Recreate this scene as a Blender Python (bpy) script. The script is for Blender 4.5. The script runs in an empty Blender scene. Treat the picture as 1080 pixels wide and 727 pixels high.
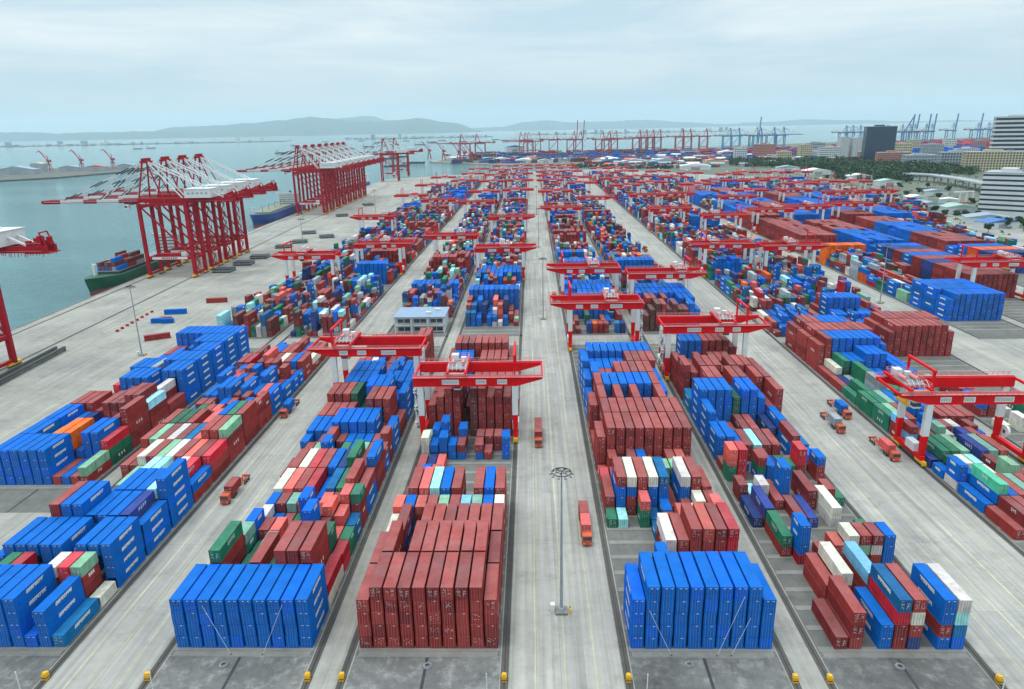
import bpy, math, random
import numpy as np
from mathutils import Vector, Matrix
R = random.Random(7)
rad = math.radians
sc = bpy.context.scene
col = sc.collection

# ------------------------------------------------------------------ camera
CAM_H = 100.66
PITCH, YAW, ROLL = 0.297357, 0.031458, -0.019796
cd = bpy.data.cameras.new('camera')
cam = bpy.data.objects.new('camera', cd)
col.objects.link(cam)
sc.camera = cam
cd.sensor_width = 36.0
cd.lens = 743.71 / 1080 * 36.0
cd.clip_start = 1.0
cd.clip_end = 90000.0
_f = Vector((-math.sin(YAW) * math.cos(PITCH), math.cos(YAW) * math.cos(PITCH), -math.sin(PITCH)))
_r = Vector((math.cos(YAW), math.sin(YAW), 0))
_u = _r.cross(_f)
_x = _r * math.cos(ROLL) + _u * math.sin(ROLL)
_y = -_r * math.sin(ROLL) + _u * math.cos(ROLL)
M = Matrix((( _x.x, _y.x, -_f.x, 0), (_x.y, _y.y, -_f.y, 0), (_x.z, _y.z, -_f.z, CAM_H), (0, 0, 0, 1)))
cam.matrix_world = M

# ------------------------------------------------------------------ sky, sun, exposure
SUN_EL, SUN_AZ = rad(74), rad(250)      # azimuth clockwise from +Y: high, a little to the left
SKY_STRENGTH = 0.1
w = bpy.data.worlds.new('World')
sc.world = w
w.use_nodes = True
nt = w.node_tree
for n in list(nt.nodes): nt.nodes.remove(n)
N = nt.nodes.new; L = nt.links.new
out = N('ShaderNodeOutputWorld'); bg = N('ShaderNodeBackground'); bg.inputs[1].default_value = SKY_STRENGTH
sky = N('ShaderNodeTexSky'); sky.sky_type = 'NISHITA'; sky.sun_disc = False
sky.sun_elevation = SUN_EL; sky.sun_rotation = SUN_AZ
tc = N('ShaderNodeTexCoord'); sep = N('ShaderNodeSeparateXYZ'); L(tc.outputs['Generated'], sep.inputs[0])
mp = N('ShaderNodeMapping'); mp.inputs['Scale'].default_value = (1.6, 1.6, 12.0); L(tc.outputs['Generated'], mp.inputs[0])
n1 = N('ShaderNodeTexNoise'); n1.inputs['Scale'].default_value = 1.7; n1.inputs['Detail'].default_value = 6; n1.inputs['Roughness'].default_value = 0.54
n1.inputs['Distortion'].default_value = 0.35
L(mp.outputs[0], n1.inputs['Vector'])
cr = N('ShaderNodeValToRGB')
cr.color_ramp.elements[0].position = 0.34; cr.color_ramp.elements[0].color = (5.9, 7.6, 8.6, 1)
cr.color_ramp.elements[1].position = 0.62; cr.color_ramp.elements[1].color = (8.9, 9.65, 9.75, 1)
L(n1.outputs[0], cr.inputs[0])
# the cloud sheet is thicker and greyer-blue low over the sea
mr = N('ShaderNodeMapRange'); mr.inputs[1].default_value = 0.0; mr.inputs[2].default_value = 0.11
L(sep.outputs[2], mr.inputs[0])
lo = N('ShaderNodeMix'); lo.data_type = 'RGBA'
lo.inputs[6].default_value = (4.9, 6.3, 7.0, 1)
L(mr.outputs[0], lo.inputs[0]); L(cr.outputs[0], lo.inputs[7])
mx = N('ShaderNodeMix'); mx.data_type = 'RGBA'; mx.inputs[0].default_value = 0.9
L(sky.outputs[0], mx.inputs[6]); L(lo.outputs[2], mx.inputs[7])
# an overcast sky is about three times as bright overhead as near the horizon
zr = N('ShaderNodeMapRange'); zr.inputs[1].default_value = 0.18; zr.inputs[2].default_value = 0.95; zr.inputs[3].default_value = 1.0; zr.inputs[4].default_value = 3.0
L(sep.outputs[2], zr.inputs[0])
zm = N('ShaderNodeVectorMath'); zm.operation = 'SCALE'; L(mx.outputs[2], zm.inputs[0]); L(zr.outputs[0], zm.inputs['Scale'])
L(zm.outputs[0], bg.inputs[0]); L(bg.outputs[0], out.inputs[0])

sd = bpy.data.lights.new('sun', 'SUN'); sd.energy = 1.2; sd.angle = rad(14); sd.color = (1.0, 0.96, 0.9)
sun = bpy.data.objects.new('sun', sd); col.objects.link(sun)
_d = Vector((math.sin(SUN_AZ) * math.cos(SUN_EL), math.cos(SUN_AZ) * math.cos(SUN_EL), math.sin(SUN_EL)))
sun.rotation_euler = _d.to_track_quat('Z', 'Y').to_euler()
sun.location = (0, 0, 900)
sc.view_settings.view_transform = 'Standard'
sc.view_settings.look = 'None'
sc.view_settings.exposure = 0.0
sc.view_settings.gamma = 1.0
sc.view_settings.use_curve_mapping = False
sc.render.engine = 'CYCLES'
cy = sc.cycles
cy.max_bounces = 6; cy.diffuse_bounces = 2; cy.glossy_bounces = 2; cy.volume_bounces = 1
cy.use_denoising = True
cy.use_adaptive_sampling = False

# ------------------------------------------------------------------ materials
def srgb(r, g, b):
    f = lambda c: ((c / 255.) / 12.92 if c / 255. <= .04045 else ((c / 255. + .055) / 1.055) ** 2.4)
    return (f(r), f(g), f(b), 1)
MATS = {}
def newmat(name):
    m = bpy.data.materials.new(name); m.use_nodes = True
    t = m.node_tree; b = t.nodes['Principled BSDF']
    return m, t, b
def paint(name, rgb, rough=0.45, var=0.22, scale=0.35, dust_skylight=0.0, ribs=0.0, spec=0.5, metal=0.0, streak=0.0):
    """weathered paint: base colour broken up by two scales of noise, dusty fade and painted skylight on upward faces, optional corrugation"""
    if name in MATS: return MATS[name]
    m, t, b = newmat(name); n = t.nodes.new; l = t.links.new
    c = srgb(*rgb)
    geo = n('ShaderNodeNewGeometry')
    no = n('ShaderNodeTexNoise'); no.inputs['Scale'].default_value = scale; no.inputs['Detail'].default_value = 6; no.inputs['Roughness'].default_value = .65
    l(geo.outputs['Position'], no.inputs['Vector'])
    r = n('ShaderNodeValToRGB')
    r.color_ramp.elements[0].position = .3; r.color_ramp.elements[1].position = .72
    r.color_ramp.elements[0].color = tuple(x * (1 - var) for x in c[:3]) + (1,)
    r.color_ramp.elements[1].color = tuple(min(1, x * (1 + var) + .01 * var) for x in c[:3]) + (1,)
    l(no.outputs[0], r.inputs[0]); last = r.outputs[0]
    if dust_skylight:  # dusty fade plus skylight painted into the colour of upward faces
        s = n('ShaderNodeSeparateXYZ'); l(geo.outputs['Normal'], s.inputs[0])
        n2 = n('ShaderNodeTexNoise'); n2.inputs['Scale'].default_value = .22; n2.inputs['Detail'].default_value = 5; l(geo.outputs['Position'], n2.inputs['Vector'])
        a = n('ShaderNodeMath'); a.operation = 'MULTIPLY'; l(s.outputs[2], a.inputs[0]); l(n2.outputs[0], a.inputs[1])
        a2 = n('ShaderNodeMath'); a2.operation = 'MULTIPLY'; a2.use_clamp = True; l(a.outputs[0], a2.inputs[0]); a2.inputs[1].default_value = dust_skylight * 2
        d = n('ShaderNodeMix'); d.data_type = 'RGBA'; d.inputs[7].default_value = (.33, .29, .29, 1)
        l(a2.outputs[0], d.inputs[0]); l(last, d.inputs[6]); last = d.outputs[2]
    if ribs:           # run-off streaks and rust patches on the walls
        mp_ = n('ShaderNodeMapping'); mp_.inputs['Scale'].default_value = (1.3, 1.3, .16); l(geo.outputs['Position'], mp_.inputs[0])
        n3 = n('ShaderNodeTexNoise'); n3.inputs['Scale'].default_value = 1.0; n3.inputs['Detail'].default_value = 6; n3.inputs['Roughness'].default_value = .7; l(mp_.outputs[0], n3.inputs['Vector'])
        r3 = n('ShaderNodeMapRange'); r3.inputs[1].default_value = .52; r3.inputs[2].default_value = .78; r3.inputs[3].default_value = 0; r3.inputs[4].default_value = streak; l(n3.outputs[0], r3.inputs[0])
        x3 = n('ShaderNodeMix'); x3.data_type = 'RGBA'; x3.inputs[7].default_value = (.055, .034, .026, 1); l(r3.outputs[0], x3.inputs[0]); l(last, x3.inputs[6]); last = x3.outputs[2]
    l(last, b.inputs['Base Color'])
    b.inputs['Roughness'].default_value = rough
    b.inputs['Metallic'].default_value = metal
    b.inputs['Specular IOR Level'].default_value = spec
    if ribs:
        wv = n('ShaderNodeTexWave'); wv.wave_type = 'BANDS'; wv.bands_direction = 'Y'; wv.inputs['Scale'].default_value = 1 / ribs * .314 * 1.0
        l(geo.outputs['Position'], wv.inputs['Vector'])
        bp = n('ShaderNodeBump'); bp.inputs['Strength'].default_value = .35; bp.inputs['Distance'].default_value = .03
        l(wv.outputs[0], bp.inputs['Height']); l(bp.outputs[0], b.inputs['Normal'])
    MATS[name] = m
    return m

CC = {  # container liveries: letter -> (word, sRGB)
 'm': ('maroon', (138, 46, 49)), 'd': ('dark brown', (96, 48, 46)), 'b': ('bright blue', (2, 88, 172)),
 'n': ('navy', (40, 58, 112)), 'g': ('green', (32, 100, 78)), 'r': ('red', (180, 28, 44)), 'w': ('white', (196, 194, 182)),
 'o': ('orange', (214, 92, 28)), 'c': ('pale cyan', (150, 208, 214)), 't': ('teal blue', (22, 96, 140)),
 's': ('salmon red', (196, 84, 72)), 'y': ('grey', (140, 148, 152)), 'k': ('pale green', (120, 164, 140)),
 'u': ('light blue', (110, 170, 212)), 'G': ('mint green', (70, 176, 140)), 'l': ('lime green', (96, 190, 60))}
CMAT = {}
_hr = random.Random(3)
for k, (wd, c) in CC.items():
    for v in range(3):
        j = 1 + (v - 1) * (.04 if k in 'wkcu' else .10 if k == 'b' else .11)
        cc = tuple(max(0, min(255, x * j + _hr.uniform(-6, 6))) for x in c)
        CMAT[k, v] = paint('container_paint_%s_%d' % (wd.replace(' ', '_'), v), cc, .62, .14 if k == 'b' else .24, .32, dust_skylight=.015 if k in 'bnt' else .17 if k in 'mdrs' else .08, ribs=.30, spec=.06, streak=.22 if k in 'bnt' else .55)
WHITE = paint('white_paint', (196, 199, 198), .5, .08)
CRRED = paint('crane_red_paint', (200, 12, 22), .55, .14, .2, dust_skylight=.03, spec=.12)
STSRED = paint('quay_crane_red_paint', (152, 18, 33), .55, .18, .15, dust_skylight=.05, spec=.12)
PINK = paint('faded_red_grating', (196, 120, 118), .6, .2, .8)
DARK = paint('dark_steel', (48, 48, 52), .6, .2)
GREYM = paint('galvanised_steel', (130, 138, 142), .5, .15)
YEL = paint('yellow_paint', (206, 156, 20), .5, .2, .8)
ORG = paint('orange_truck_paint', (176, 72, 36), .6, .3)
TYRE = paint('tyre_rubber', (30, 30, 32), .9, .15)
GLASS = paint('window_glass', (38, 52, 66), .12, .15, .05, spec=.8)
LOCK = paint('lock_bar_steel', (112, 108, 112), .5, .1)
CAST = paint('corner_casting', (200, 200, 200), .5, .1)
BLUESTS = paint('light_blue_crane_paint', (70, 120, 160), .5, .1)

def ground_mat(name, rgb, var=.28, joints=None, streak=.0, rough=.85, patch=0.0, dark=None, stain=0.0, mottle=0.0, tile=.1):
    m, t, b = newmat(name); n = t.nodes.new; l = t.links.new
    c = srgb(*rgb)[:3]
    geo = n('ShaderNodeNewGeometry')
    def noise(scale, vec=None, det=6, rough=.6):
        o = n('ShaderNodeTexNoise'); o.inputs['Scale'].default_value = scale; o.inputs['Detail'].default_value = det; o.inputs['Roughness'].default_value = rough
        l(vec or geo.outputs['Position'], o.inputs['Vector']); return o.outputs[0]
    tint = None
    def ramp(fac, p0, v0, p1, v1):
        r = n('ShaderNodeMapRange'); r.inputs[1].default_value = p0; r.inputs[2].default_value = p1; r.inputs[3].default_value = v0; r.inputs[4].default_value = v1
        l(fac, r.inputs[0]); return r.outputs[0]
    def mul(a, bb):
        x = n('ShaderNodeMath'); x.operation = 'MULTIPLY'; l(a, x.inputs[0])
        if isinstance(bb, float): x.inputs[1].default_value = bb
        else: l(bb, x.inputs[1])
        return x.outputs[0]
    v = ramp(noise(.035), .3, 1 - var, .7, 1 + var * .6)
    v = mul(v, ramp(noise(.4, det=8, rough=.7), .3, 1 - var * .6, .75, 1 + var * .5))
    if streak:
        mpn = n('ShaderNodeMapping'); mpn.inputs['Scale'].default_value = (1.1, .02, 1); l(geo.outputs['Position'], mpn.inputs[0])
        v = mul(v, ramp(noise(.75, mpn.outputs[0], 5, .6), .32, 1 - streak, .62, 1 + streak * .4))
    if stain:
        v = mul(v, ramp(noise(.11, det=9, rough=.75), .52, 1.0, .75, 1 - stain))
        v = mul(v, ramp(noise(.9, det=9, rough=.8), .56, 1.0, .8, 1 + stain))
    if mottle:
        v = mul(v, ramp(noise(.32, det=10, rough=.72), .50, 1.0, .66, 1 + mottle))
        v = mul(v, ramp(noise(.06, det=4), .35, .8, .65, 1.15))
    if joints:
        br = n('ShaderNodeTexBrick'); br.offset = 0; br.squash = 1
        br.inputs['Color1'].default_value = (1-tile, 1-tile*.9, 1-tile*.7, 1); br.inputs['Color2'].default_value = (1+tile, 1+tile*.9, 1+tile*.6, 1); br.inputs['Mortar'].default_value = (joints[2],) * 3 + (1,)
        br.inputs['Scale'].default_value = 1; br.inputs['Brick Width'].default_value = joints[0]; br.inputs['Row Height'].default_value = joints[1]
        br.inputs['Mortar Size'].default_value = joints[3]; br.inputs['Mortar Smooth'].default_value = .3; br.inputs['Bias'].default_value = 0
        l(geo.outputs['Position'], br.inputs['Vector'])
        tint = br.outputs['Color']
    mixc = n('ShaderNodeMix'); mixc.data_type = 'RGBA'; mixc.blend_type = 'MULTIPLY'; mixc.inputs[0].default_value = 1
    mixc.inputs[6].default_value = c + (1,)
    cmb = n('ShaderNodeCombineColor'); l(v, cmb.inputs[0]); l(v, cmb.inputs[1]); l(v, cmb.inputs[2])
    l(cmb.outputs[0], mixc.inputs[7])
    last = mixc.outputs[2]
    if tint:
        m2 = n('ShaderNodeMix'); m2.data_type = 'RGBA'; m2.blend_type = 'MULTIPLY'; m2.inputs[0].default_value = 1; l(last, m2.inputs[6]); l(tint, m2.inputs[7]); last = m2.outputs[2]
    l(last, b.inputs['Base Color']); b.inputs['Roughness'].default_value = rough
    b.inputs['Specular IOR Level'].default_value = .3
    return m
CONC = ground_mat('apron_concrete', (144, 142, 135), .24, (5.2, 30.0, .86, .07), .20, stain=.34, tile=.06)
LANE = ground_mat('lane_concrete', (149, 147, 141), .17, (4.72, 26.0, .80, .08), .24, stain=.34, tile=.08)
PADF = ground_mat('front_pad_asphalt', (104, 104, 102), .42, None, .05, stain=.5, mottle=.8)
PAD = ground_mat('stack_pad_asphalt', (100, 100, 96), .36, None, .08, stain=.4)
STRIP = ground_mat('stack_pad_concrete', (122, 121, 116), .28, None, 0, stain=.3)
RAILBED = ground_mat('rail_bed', (82, 79, 74), .35, None, .25, stain=.3)
EARTH = ground_mat('open_land', (94, 100, 86), .35, None, 0, stain=.4)
ROADM = ground_mat('road_asphalt', (110, 112, 114), .15)
ROCK = ground_mat('pier_stone', (92, 94, 90), .4)
HILLM = ground_mat('hill_forest', (46, 66, 56), .4)
ROOFM = ground_mat('flat_roof', (150, 156, 160), .2)
LEAF = ground_mat('leaves', (58, 88, 50), .5)
LEAF2 = ground_mat('leaves_dark', (40, 66, 44), .5)
BARK = ground_mat('bark', (82, 66, 52), .3)

def water_mat():
    m, t, b = newmat('sea_water'); n = t.nodes.new; l = t.links.new
    geo = n('ShaderNodeNewGeometry')
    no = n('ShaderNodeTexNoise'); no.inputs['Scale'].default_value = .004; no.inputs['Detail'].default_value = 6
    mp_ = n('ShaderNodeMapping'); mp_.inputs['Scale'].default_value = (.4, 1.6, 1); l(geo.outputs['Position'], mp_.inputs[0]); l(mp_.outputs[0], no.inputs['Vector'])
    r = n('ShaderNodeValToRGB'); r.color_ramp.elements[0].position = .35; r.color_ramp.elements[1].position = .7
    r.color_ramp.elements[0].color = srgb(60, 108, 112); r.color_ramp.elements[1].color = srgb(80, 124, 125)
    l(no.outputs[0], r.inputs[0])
    nb_ = n('ShaderNodeTexNoise'); nb_.inputs['Scale'].default_value = .07; nb_.inputs['Detail'].default_value = 9; nb_.inputs['Roughness'].default_value = .72      # light and dark of the ripples, painted into the water colour
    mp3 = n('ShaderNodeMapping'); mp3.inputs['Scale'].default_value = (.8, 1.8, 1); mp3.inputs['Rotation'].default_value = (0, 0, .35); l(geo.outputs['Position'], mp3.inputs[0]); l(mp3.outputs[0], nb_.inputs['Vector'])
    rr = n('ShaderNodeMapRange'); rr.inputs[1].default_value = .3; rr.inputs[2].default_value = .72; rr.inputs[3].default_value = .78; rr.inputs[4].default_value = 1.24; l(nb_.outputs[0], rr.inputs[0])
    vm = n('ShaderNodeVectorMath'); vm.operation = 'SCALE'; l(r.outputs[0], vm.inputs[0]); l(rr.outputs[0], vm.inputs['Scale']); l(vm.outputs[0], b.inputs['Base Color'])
    b.inputs['Roughness'].default_value = .09; b.inputs['IOR'].default_value = 1.33
    b.inputs['Specular IOR Level'].default_value = .5
    w1 = n('ShaderNodeTexNoise'); w1.inputs['Scale'].default_value = .16; w1.inputs['Detail'].default_value = 8; w1.inputs['Roughness'].default_value = .68
    mp2 = n('ShaderNodeMapping'); mp2.inputs['Scale'].default_value = (1, 1.7, 1); mp2.inputs['Rotation'].default_value = (0, 0, .5); l(geo.outputs['Position'], mp2.inputs[0]); l(mp2.outputs[0], w1.inputs['Vector'])
    bp = n('ShaderNodeBump'); bp.inputs['Strength'].default_value = 1.0; bp.inputs['Distance'].default_value = 4.0
    l(w1.outputs[0], bp.inputs['Height']); l(bp.outputs[0], b.inputs['Normal'])
    return m
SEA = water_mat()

# ------------------------------------------------------------------ mesh helpers
class MB:
    def __init__(s): s.v = []; s.f = []; s.m = []; s.mats = []
    def mi(s, mat):
        if mat not in s.mats: s.mats.append(mat)
        return s.mats.index(mat)
    def add(s, vs, fs, mat):
        o = len(s.v); k = s.mi(mat); s.v += [tuple(x) for x in vs]
        s.f += [tuple(i + o for i in f) for f in fs]; s.m += [k] * len(fs)
    def box(s, x0, x1, y0, y1, z0, z1, mat):
        vs = [(x0,y0,z0),(x1,y0,z0),(x1,y1,z0),(x0,y1,z0),(x0,y0,z1),(x1,y0,z1),(x1,y1,z1),(x0,y1,z1)]
        s.add(vs, [(0,3,2,1),(4,5,6,7),(0,1,5,4),(1,2,6,5),(2,3,7,6),(3,0,4,7)], mat)
    def cbox(s, x, y, z, w, d, h, mat): s.box(x-w/2, x+w/2, y-d/2, y+d/2, z, z+h, mat)
    def bar(s, p, q, a, b, mat, up=(0,0,1)):
        p, q = Vector(p), Vector(q); d = (q - p).normalized(); u = Vector(up)
        if abs(d.dot(u)) > .98: u = Vector((0, 1, 0))
        r = d.cross(u).normalized(); u = r.cross(d)
        vs = []
        for e in (p, q):
            for sx, sy in ((-1,-1),(1,-1),(1,1),(-1,1)): vs.append(e + r*sx*a/2 + u*sy*b/2)
        s.add(vs, [(0,3,2,1),(4,5,6,7),(0,1,5,4),(1,2,6,5),(2,3,7,6),(3,0,4,7)], mat)
    def cyl(s, p, q, r0, r1, n, mat):
        p, q = Vector(p), Vector(q); d = (q-p).normalized(); u = Vector((0,0,1)) if abs(d.z) < .9 else Vector((0,1,0))
        a = d.cross(u).normalized(); b = d.cross(a)
        vs = []
        for e, r in ((p, r0), (q, r1)):
            for i in range(n):
                t = 2*math.pi*i/n; vs.append(e + a*math.cos(t)*r + b*math.sin(t)*r)
        fs = [(i, (i+1) % n, n+(i+1) % n, n+i) for i in range(n)] + [tuple(range(n-1, -1, -1)), tuple(range(n, 2*n))]
        s.add(vs, fs, mat)
    def prism(s, pts, z0, z1, mat):
        n = len(pts); vs = [(x, y, z0) for x, y in pts] + [(x, y, z1) for x, y in pts]
        s.add(vs, [tuple(range(n-1, -1, -1)), tuple(range(n, 2*n))] + [(i, (i+1) % n, n+(i+1) % n, n+i) for i in range(n)], mat)
    def mesh(s, name):
        me = bpy.data.meshes.new(name); me.from_pydata(s.v, [], s.f)
        for m in s.mats: me.materials.append(m)
        me.polygons.foreach_set('material_index', s.m); me.update()
        return me
def link(name, data, parent=None, loc=None):
    o = bpy.data.objects.new(name, data); col.objects.link(o)
    if parent: o.parent = parent
    if loc: o.location = loc
    return o
def tag(o, label, cat, group=None):
    o['label'] = label; o['category'] = cat
    if group: o['group'] = group
    return o
def thing(name, label, cat, loc=(0,0,0), rz=0, group=None):
    o = link(name, None); o.location = loc; o.rotation_euler = (0, 0, rz); o.empty_display_size = 1
    return tag(o, label, cat, group)
def part(name, mb, parent): return link(name, mb.mesh(name), parent)
def struct(name, mb, kind='structure'):
    o = link(name, mb.mesh(name)); o['kind'] = kind; return o
def copy_tree(o, kids, loc, label, group=None, rz=None):
    c = o.copy(); col.objects.link(c); c.location = loc; c['label'] = label
    if rz is not None: c.rotation_euler = (0, 0, rz)
    if group: c['group'] = group
    def rec(src, dst):
        for k in kids.get(src.name, []):
            d = k.copy(); col.objects.link(d); d.parent = dst; rec(k, d)
    rec(o, c); return c
def kids_of(root):
    K = {}
    def rec(o):
        K[o.name] = list(o.children)
        for c in o.children: rec(c)
    rec(root); return K
ORD = ['zeroth','first','second','third','fourth','fifth','sixth','seventh','eighth','ninth','tenth','eleventh','twelfth','thirteenth','fourteenth','fifteenth','sixteenth','seventeenth','eighteenth','nineteenth','twentieth','twenty-first','twenty-second','twenty-third','twenty-fourth','twenty-fifth','twenty-sixth','twenty-seventh','twenty-eighth','twenty-ninth','thirtieth']

# projection to photo pixels (only for choosing which containers show largest)
def proj(P):
    q = M.inverted() @ Vector(P)
    if q.z > -1: return None
    return (540 + 743.71 * q.x / -q.z, 363.5 - 743.71 * q.y / -q.z, -q.z)

# ------------------------------------------------------------------ sea, land
def xq(Y):      # quay edge
    return -286 - .045 * (min(Y, 800) - 365) - .02 * max(0, Y - 800)
mb = MB()
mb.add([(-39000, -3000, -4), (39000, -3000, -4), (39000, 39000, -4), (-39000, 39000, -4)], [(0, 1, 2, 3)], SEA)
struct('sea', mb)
land = [(xq(-60), -60), (xq(100), 100), (xq(365), 365), (xq(800), 800), (xq(1400), 1400), (-316, 1560), (-250, 1620), (-150, 1690), (-60, 1740), (60, 1760), (150, 1800), (190, 1900),
        (110, 1990), (-60, 2090), (-300, 2370), (-340, 2420), (-300, 3000), (500, 3300), (1500, 3900), (4500, 5200), (9000, 5200), (9000, -60)]
mb = MB(); mb.prism(land, -7, 0, CONC)
struct('ground', mb)
mb = MB()
mb.add([(x, y, .004) for x, y in [(465, 430), (9000, 430), (9000, 5150), (4500, 5150), (1500, 3850), (500, 3250), (-290, 2950), (-320, 2430), (-290, 2390), (-60, 2110), (120, 2010), (195, 1960), (215, 1760), (465, 1400)]], [tuple(range(14))], EARTH)
struct('terrain', mb)
# quay coping: raised kerb along the edge
mb = MB()
ys = [-60, 100, 365, 800, 1400]
for a, b in zip(ys, ys[1:]):
    mb.add([(xq(a)+.0, a, .0), (xq(a)+.6, a, .0), (xq(b)+.6, b, .0), (xq(b), b, .0), (xq(a), a, .35), (xq(a)+.6, a, .35), (xq(b)+.6, b, .35), (xq(b), b, .35)],
           [(0,3,2,1),(4,5,6,7),(0,1,5,4),(1,2,6,5),(2,3,7,6),(3,0,4,7)], STRIP)
struct('kerb', mb)
# quay crane rails and apron markings
mb = MB()
for off in (7, 41):
    for a, b in zip(ys, ys[1:]):
        for d0, d1, z, m in ((-.9, .9, .008, RAILBED), (-.12, .12, .02, DARK)):
            mb.add([(xq(a)+off+d0, a, z), (xq(a)+off+d1, a, z), (xq(b)+off+d1, b, z), (xq(b)+off+d0, b, z)], [(0,1,2,3)], m)
struct('quay_rail_tracks', mb)
LINEW = ground_mat('faded_road_paint', (168, 163, 140), .25, None, .3, stain=.3)
mb = MB()
for off in (47, 52, 57, 62, 78, 92):
    for a, b in zip(ys, ys[1:]):
        mb.add([(xq(a)+off, a, .012), (xq(a)+off+.3, a, .012), (xq(b)+off+.3, b, .012), (xq(b)+off, b, .012)], [(0,1,2,3)], LINEW)
def lane(x0, x1, y0, y1): pass
struct('road_markings', mb)

# ------------------------------------------------------------------ block grid
GAUGE = 31.2
BL = {'L0': -148.6, 'L1': -111.0, 'A': -59.6, 'B': -21.8, 'C': 33.0, 'D': 70.6, 'E': 133.4, 'F': 171.2, 'G': 229.8, 'H': 267.6, 'I': 322.0, 'J': 359.8, 'K': 405.0, 'N': 442.0}
BD = {'L0': 'block nearest the quay', 'L1': 'second block from the quay', 'A': 'third block from the quay', 'B': 'block left of the central lane',
      'C': 'block right of the central lane', 'D': 'second block right of central lane', 'E': 'third block right of central lane', 'F': 'fourth block right of central lane',
      'G': 'fifth block right of central lane', 'H': 'sixth block right of central lane', 'I': 'seventh block right of central lane', 'J': 'eighth block right of central lane', 'K': 'ninth block right of central lane', 'N': 'tenth block right of central lane'}
LANES = [(-95.4, -75.4), (-6.2, 17.4), (86.2, 117.8), (186.8, 214.2), (283.4, 306)]
mb = MB()
for x0, x1 in LANES:
    mb.add([(x0+1, -40, .004), (x1-1, -40, .004), (x1-1, 1380, .004), (x0+1, 1380, .004)], [(0,1,2,3)], LANE)
struct('road', mb)
mb = MB()
for x0, x1 in LANES:
    n = 5 if x1 - x0 > 26 else 4
    for i in range(1, n):
        x = x0 + (x1 - x0) * i / n
        mb.add([(x-.2, -40, .010), (x+.2, -40, .010), (x+.2, 1380, .010), (x-.2, 1380, .010)], [(0,1,2,3)], LINEW)
struct('lane_markings', mb)
FRONT = {'L0': 188, 'G': 345, 'H': 345, 'I': 420, 'J': 420, 'K': 700, 'N': 800}
for k, cx in BL.items():
    y0 = FRONT.get(k, 118.3)
    yend = {'I': 1300, 'J': 1300, 'H': 1400, 'G': 1450, 'K': 1300, 'N': 1300}.get(k, 1640)
    pad, strip, rail = MB(), MB(), MB()
    ys_ = -40 if y0 == 118.3 else y0 - 16
    if ys_ < 0: pad.add([(cx-14.6, ys_, .006), (cx+14.6, ys_, .006), (cx+14.6, y0-2.3, .006), (cx-14.6, y0-2.3, .006)], [(0,1,2,3)], PADF)
    for a, b in ((y0-2.2 if ys_ < 0 else ys_, 327), (343 if y0 < 340 else ys_, yend)):
        if b <= a: continue
        pad.add([(cx-14.6, a, .006), (cx+14.6, a, .006), (cx+14.6, b, .006), (cx-14.6, b, .006)], [(0,1,2,3)], PAD)
        for s in (-1, 1):
            xr = cx + s * GAUGE / 2
            rail.add([(xr-.75, a if a > 120 else 106, .010), (xr+.75, a if a > 120 else 106, .010), (xr+.75, b+18 if b < 340 else b, .010), (xr-.75, b+18 if b < 340 else b, .010)], [(0,1,2,3)], RAILBED)
            rail.box(xr-.09, xr+.09, a if a > 120 else 106, b+18 if b < 340 else b, .0, .12, DARK)
    y = y0 - .8
    while y < min(yend, 520):
        if not (326 < y < 343):
            strip.box(cx-14.4, cx+14.4, y, y+1.5, -.05, .09, STRIP)
        y += 6.375
    strip.box(cx-14.0, cx+14.0, y0-2.2, y0-.85, -.05, .07, STRIP) if y0 < 200 else None
    rail.box(cx-.3, cx+.3, ys_, y0-2.6, .0, .03, DARK) if y0 < 200 else None
    struct('pavement', pad); struct('pavement_strips', strip); struct('rail_track', rail)

# ------------------------------------------------------------------ containers
CW, CH40, CH20, L40, L20, CP = 2.44, 2.90, 2.59, 12.19, 6.06, 2.84
STACKS = []      # (block, row index, col, tier, ntiers, x0, y0, z0, len, h, letter)
OCC = {}
def fill(blk, bays):
    """bays: list of (y0, feet, ten column strings), letters from the ground up"""
    cx = BL[blk]
    for ri, (y0, feet, s) in enumerate(bays):
        colsx = s.split()
        ln, h = (L40, CH40) if feet == 40 else (L20, CH20)
        for ci, t in enumerate(colsx[:10]):
            if t == '.': continue
            x = cx + (ci - 4.5) * CP
            for ti, ch in enumerate(t):
                STACKS.append((blk, ri, ci, ti, len(t), x, y0 + R.uniform(-.08, .08), ti * h, ln, h, ch))
            for yy in range(int(y0), int(y0 + ln)): OCC[blk, ci, yy] = len(t) * h
def ex(s):       # '5m' -> mmmmm ; '3m1b' -> mmmb
    o = []
    for t in s.split():
        r = ''; i = 0
        while i < len(t):
            if t[i].isdigit(): r += t[i+1] * int(t[i]); i += 2
            else: r += t[i]; i += 1
        o.append(r)
    return ' '.join(o)
def B_(y, f, s): return (y, f, ex(s))
def rep(t, n): return ' '.join([t] * n)
MIXW = 'm'*30 + 'd'*10 + 'b'*16 + 't'*8 + 'g'*9 + 'w'*8 + 'n'*6 + 'r'*3 + 's'*3 + 'k'*4 + 'y'*6 + 'c'*3 + 'o'*1
def mixcol(lo, hi):
    n = R.choice([x for x in range(lo, hi + 1)])
    if n == 0: return '.'
    c = R.choice(MIXW); r = ''
    for _ in range(n):
        if R.random() < .45: c = R.choice(MIXW)
        r += c
    return r
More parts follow.
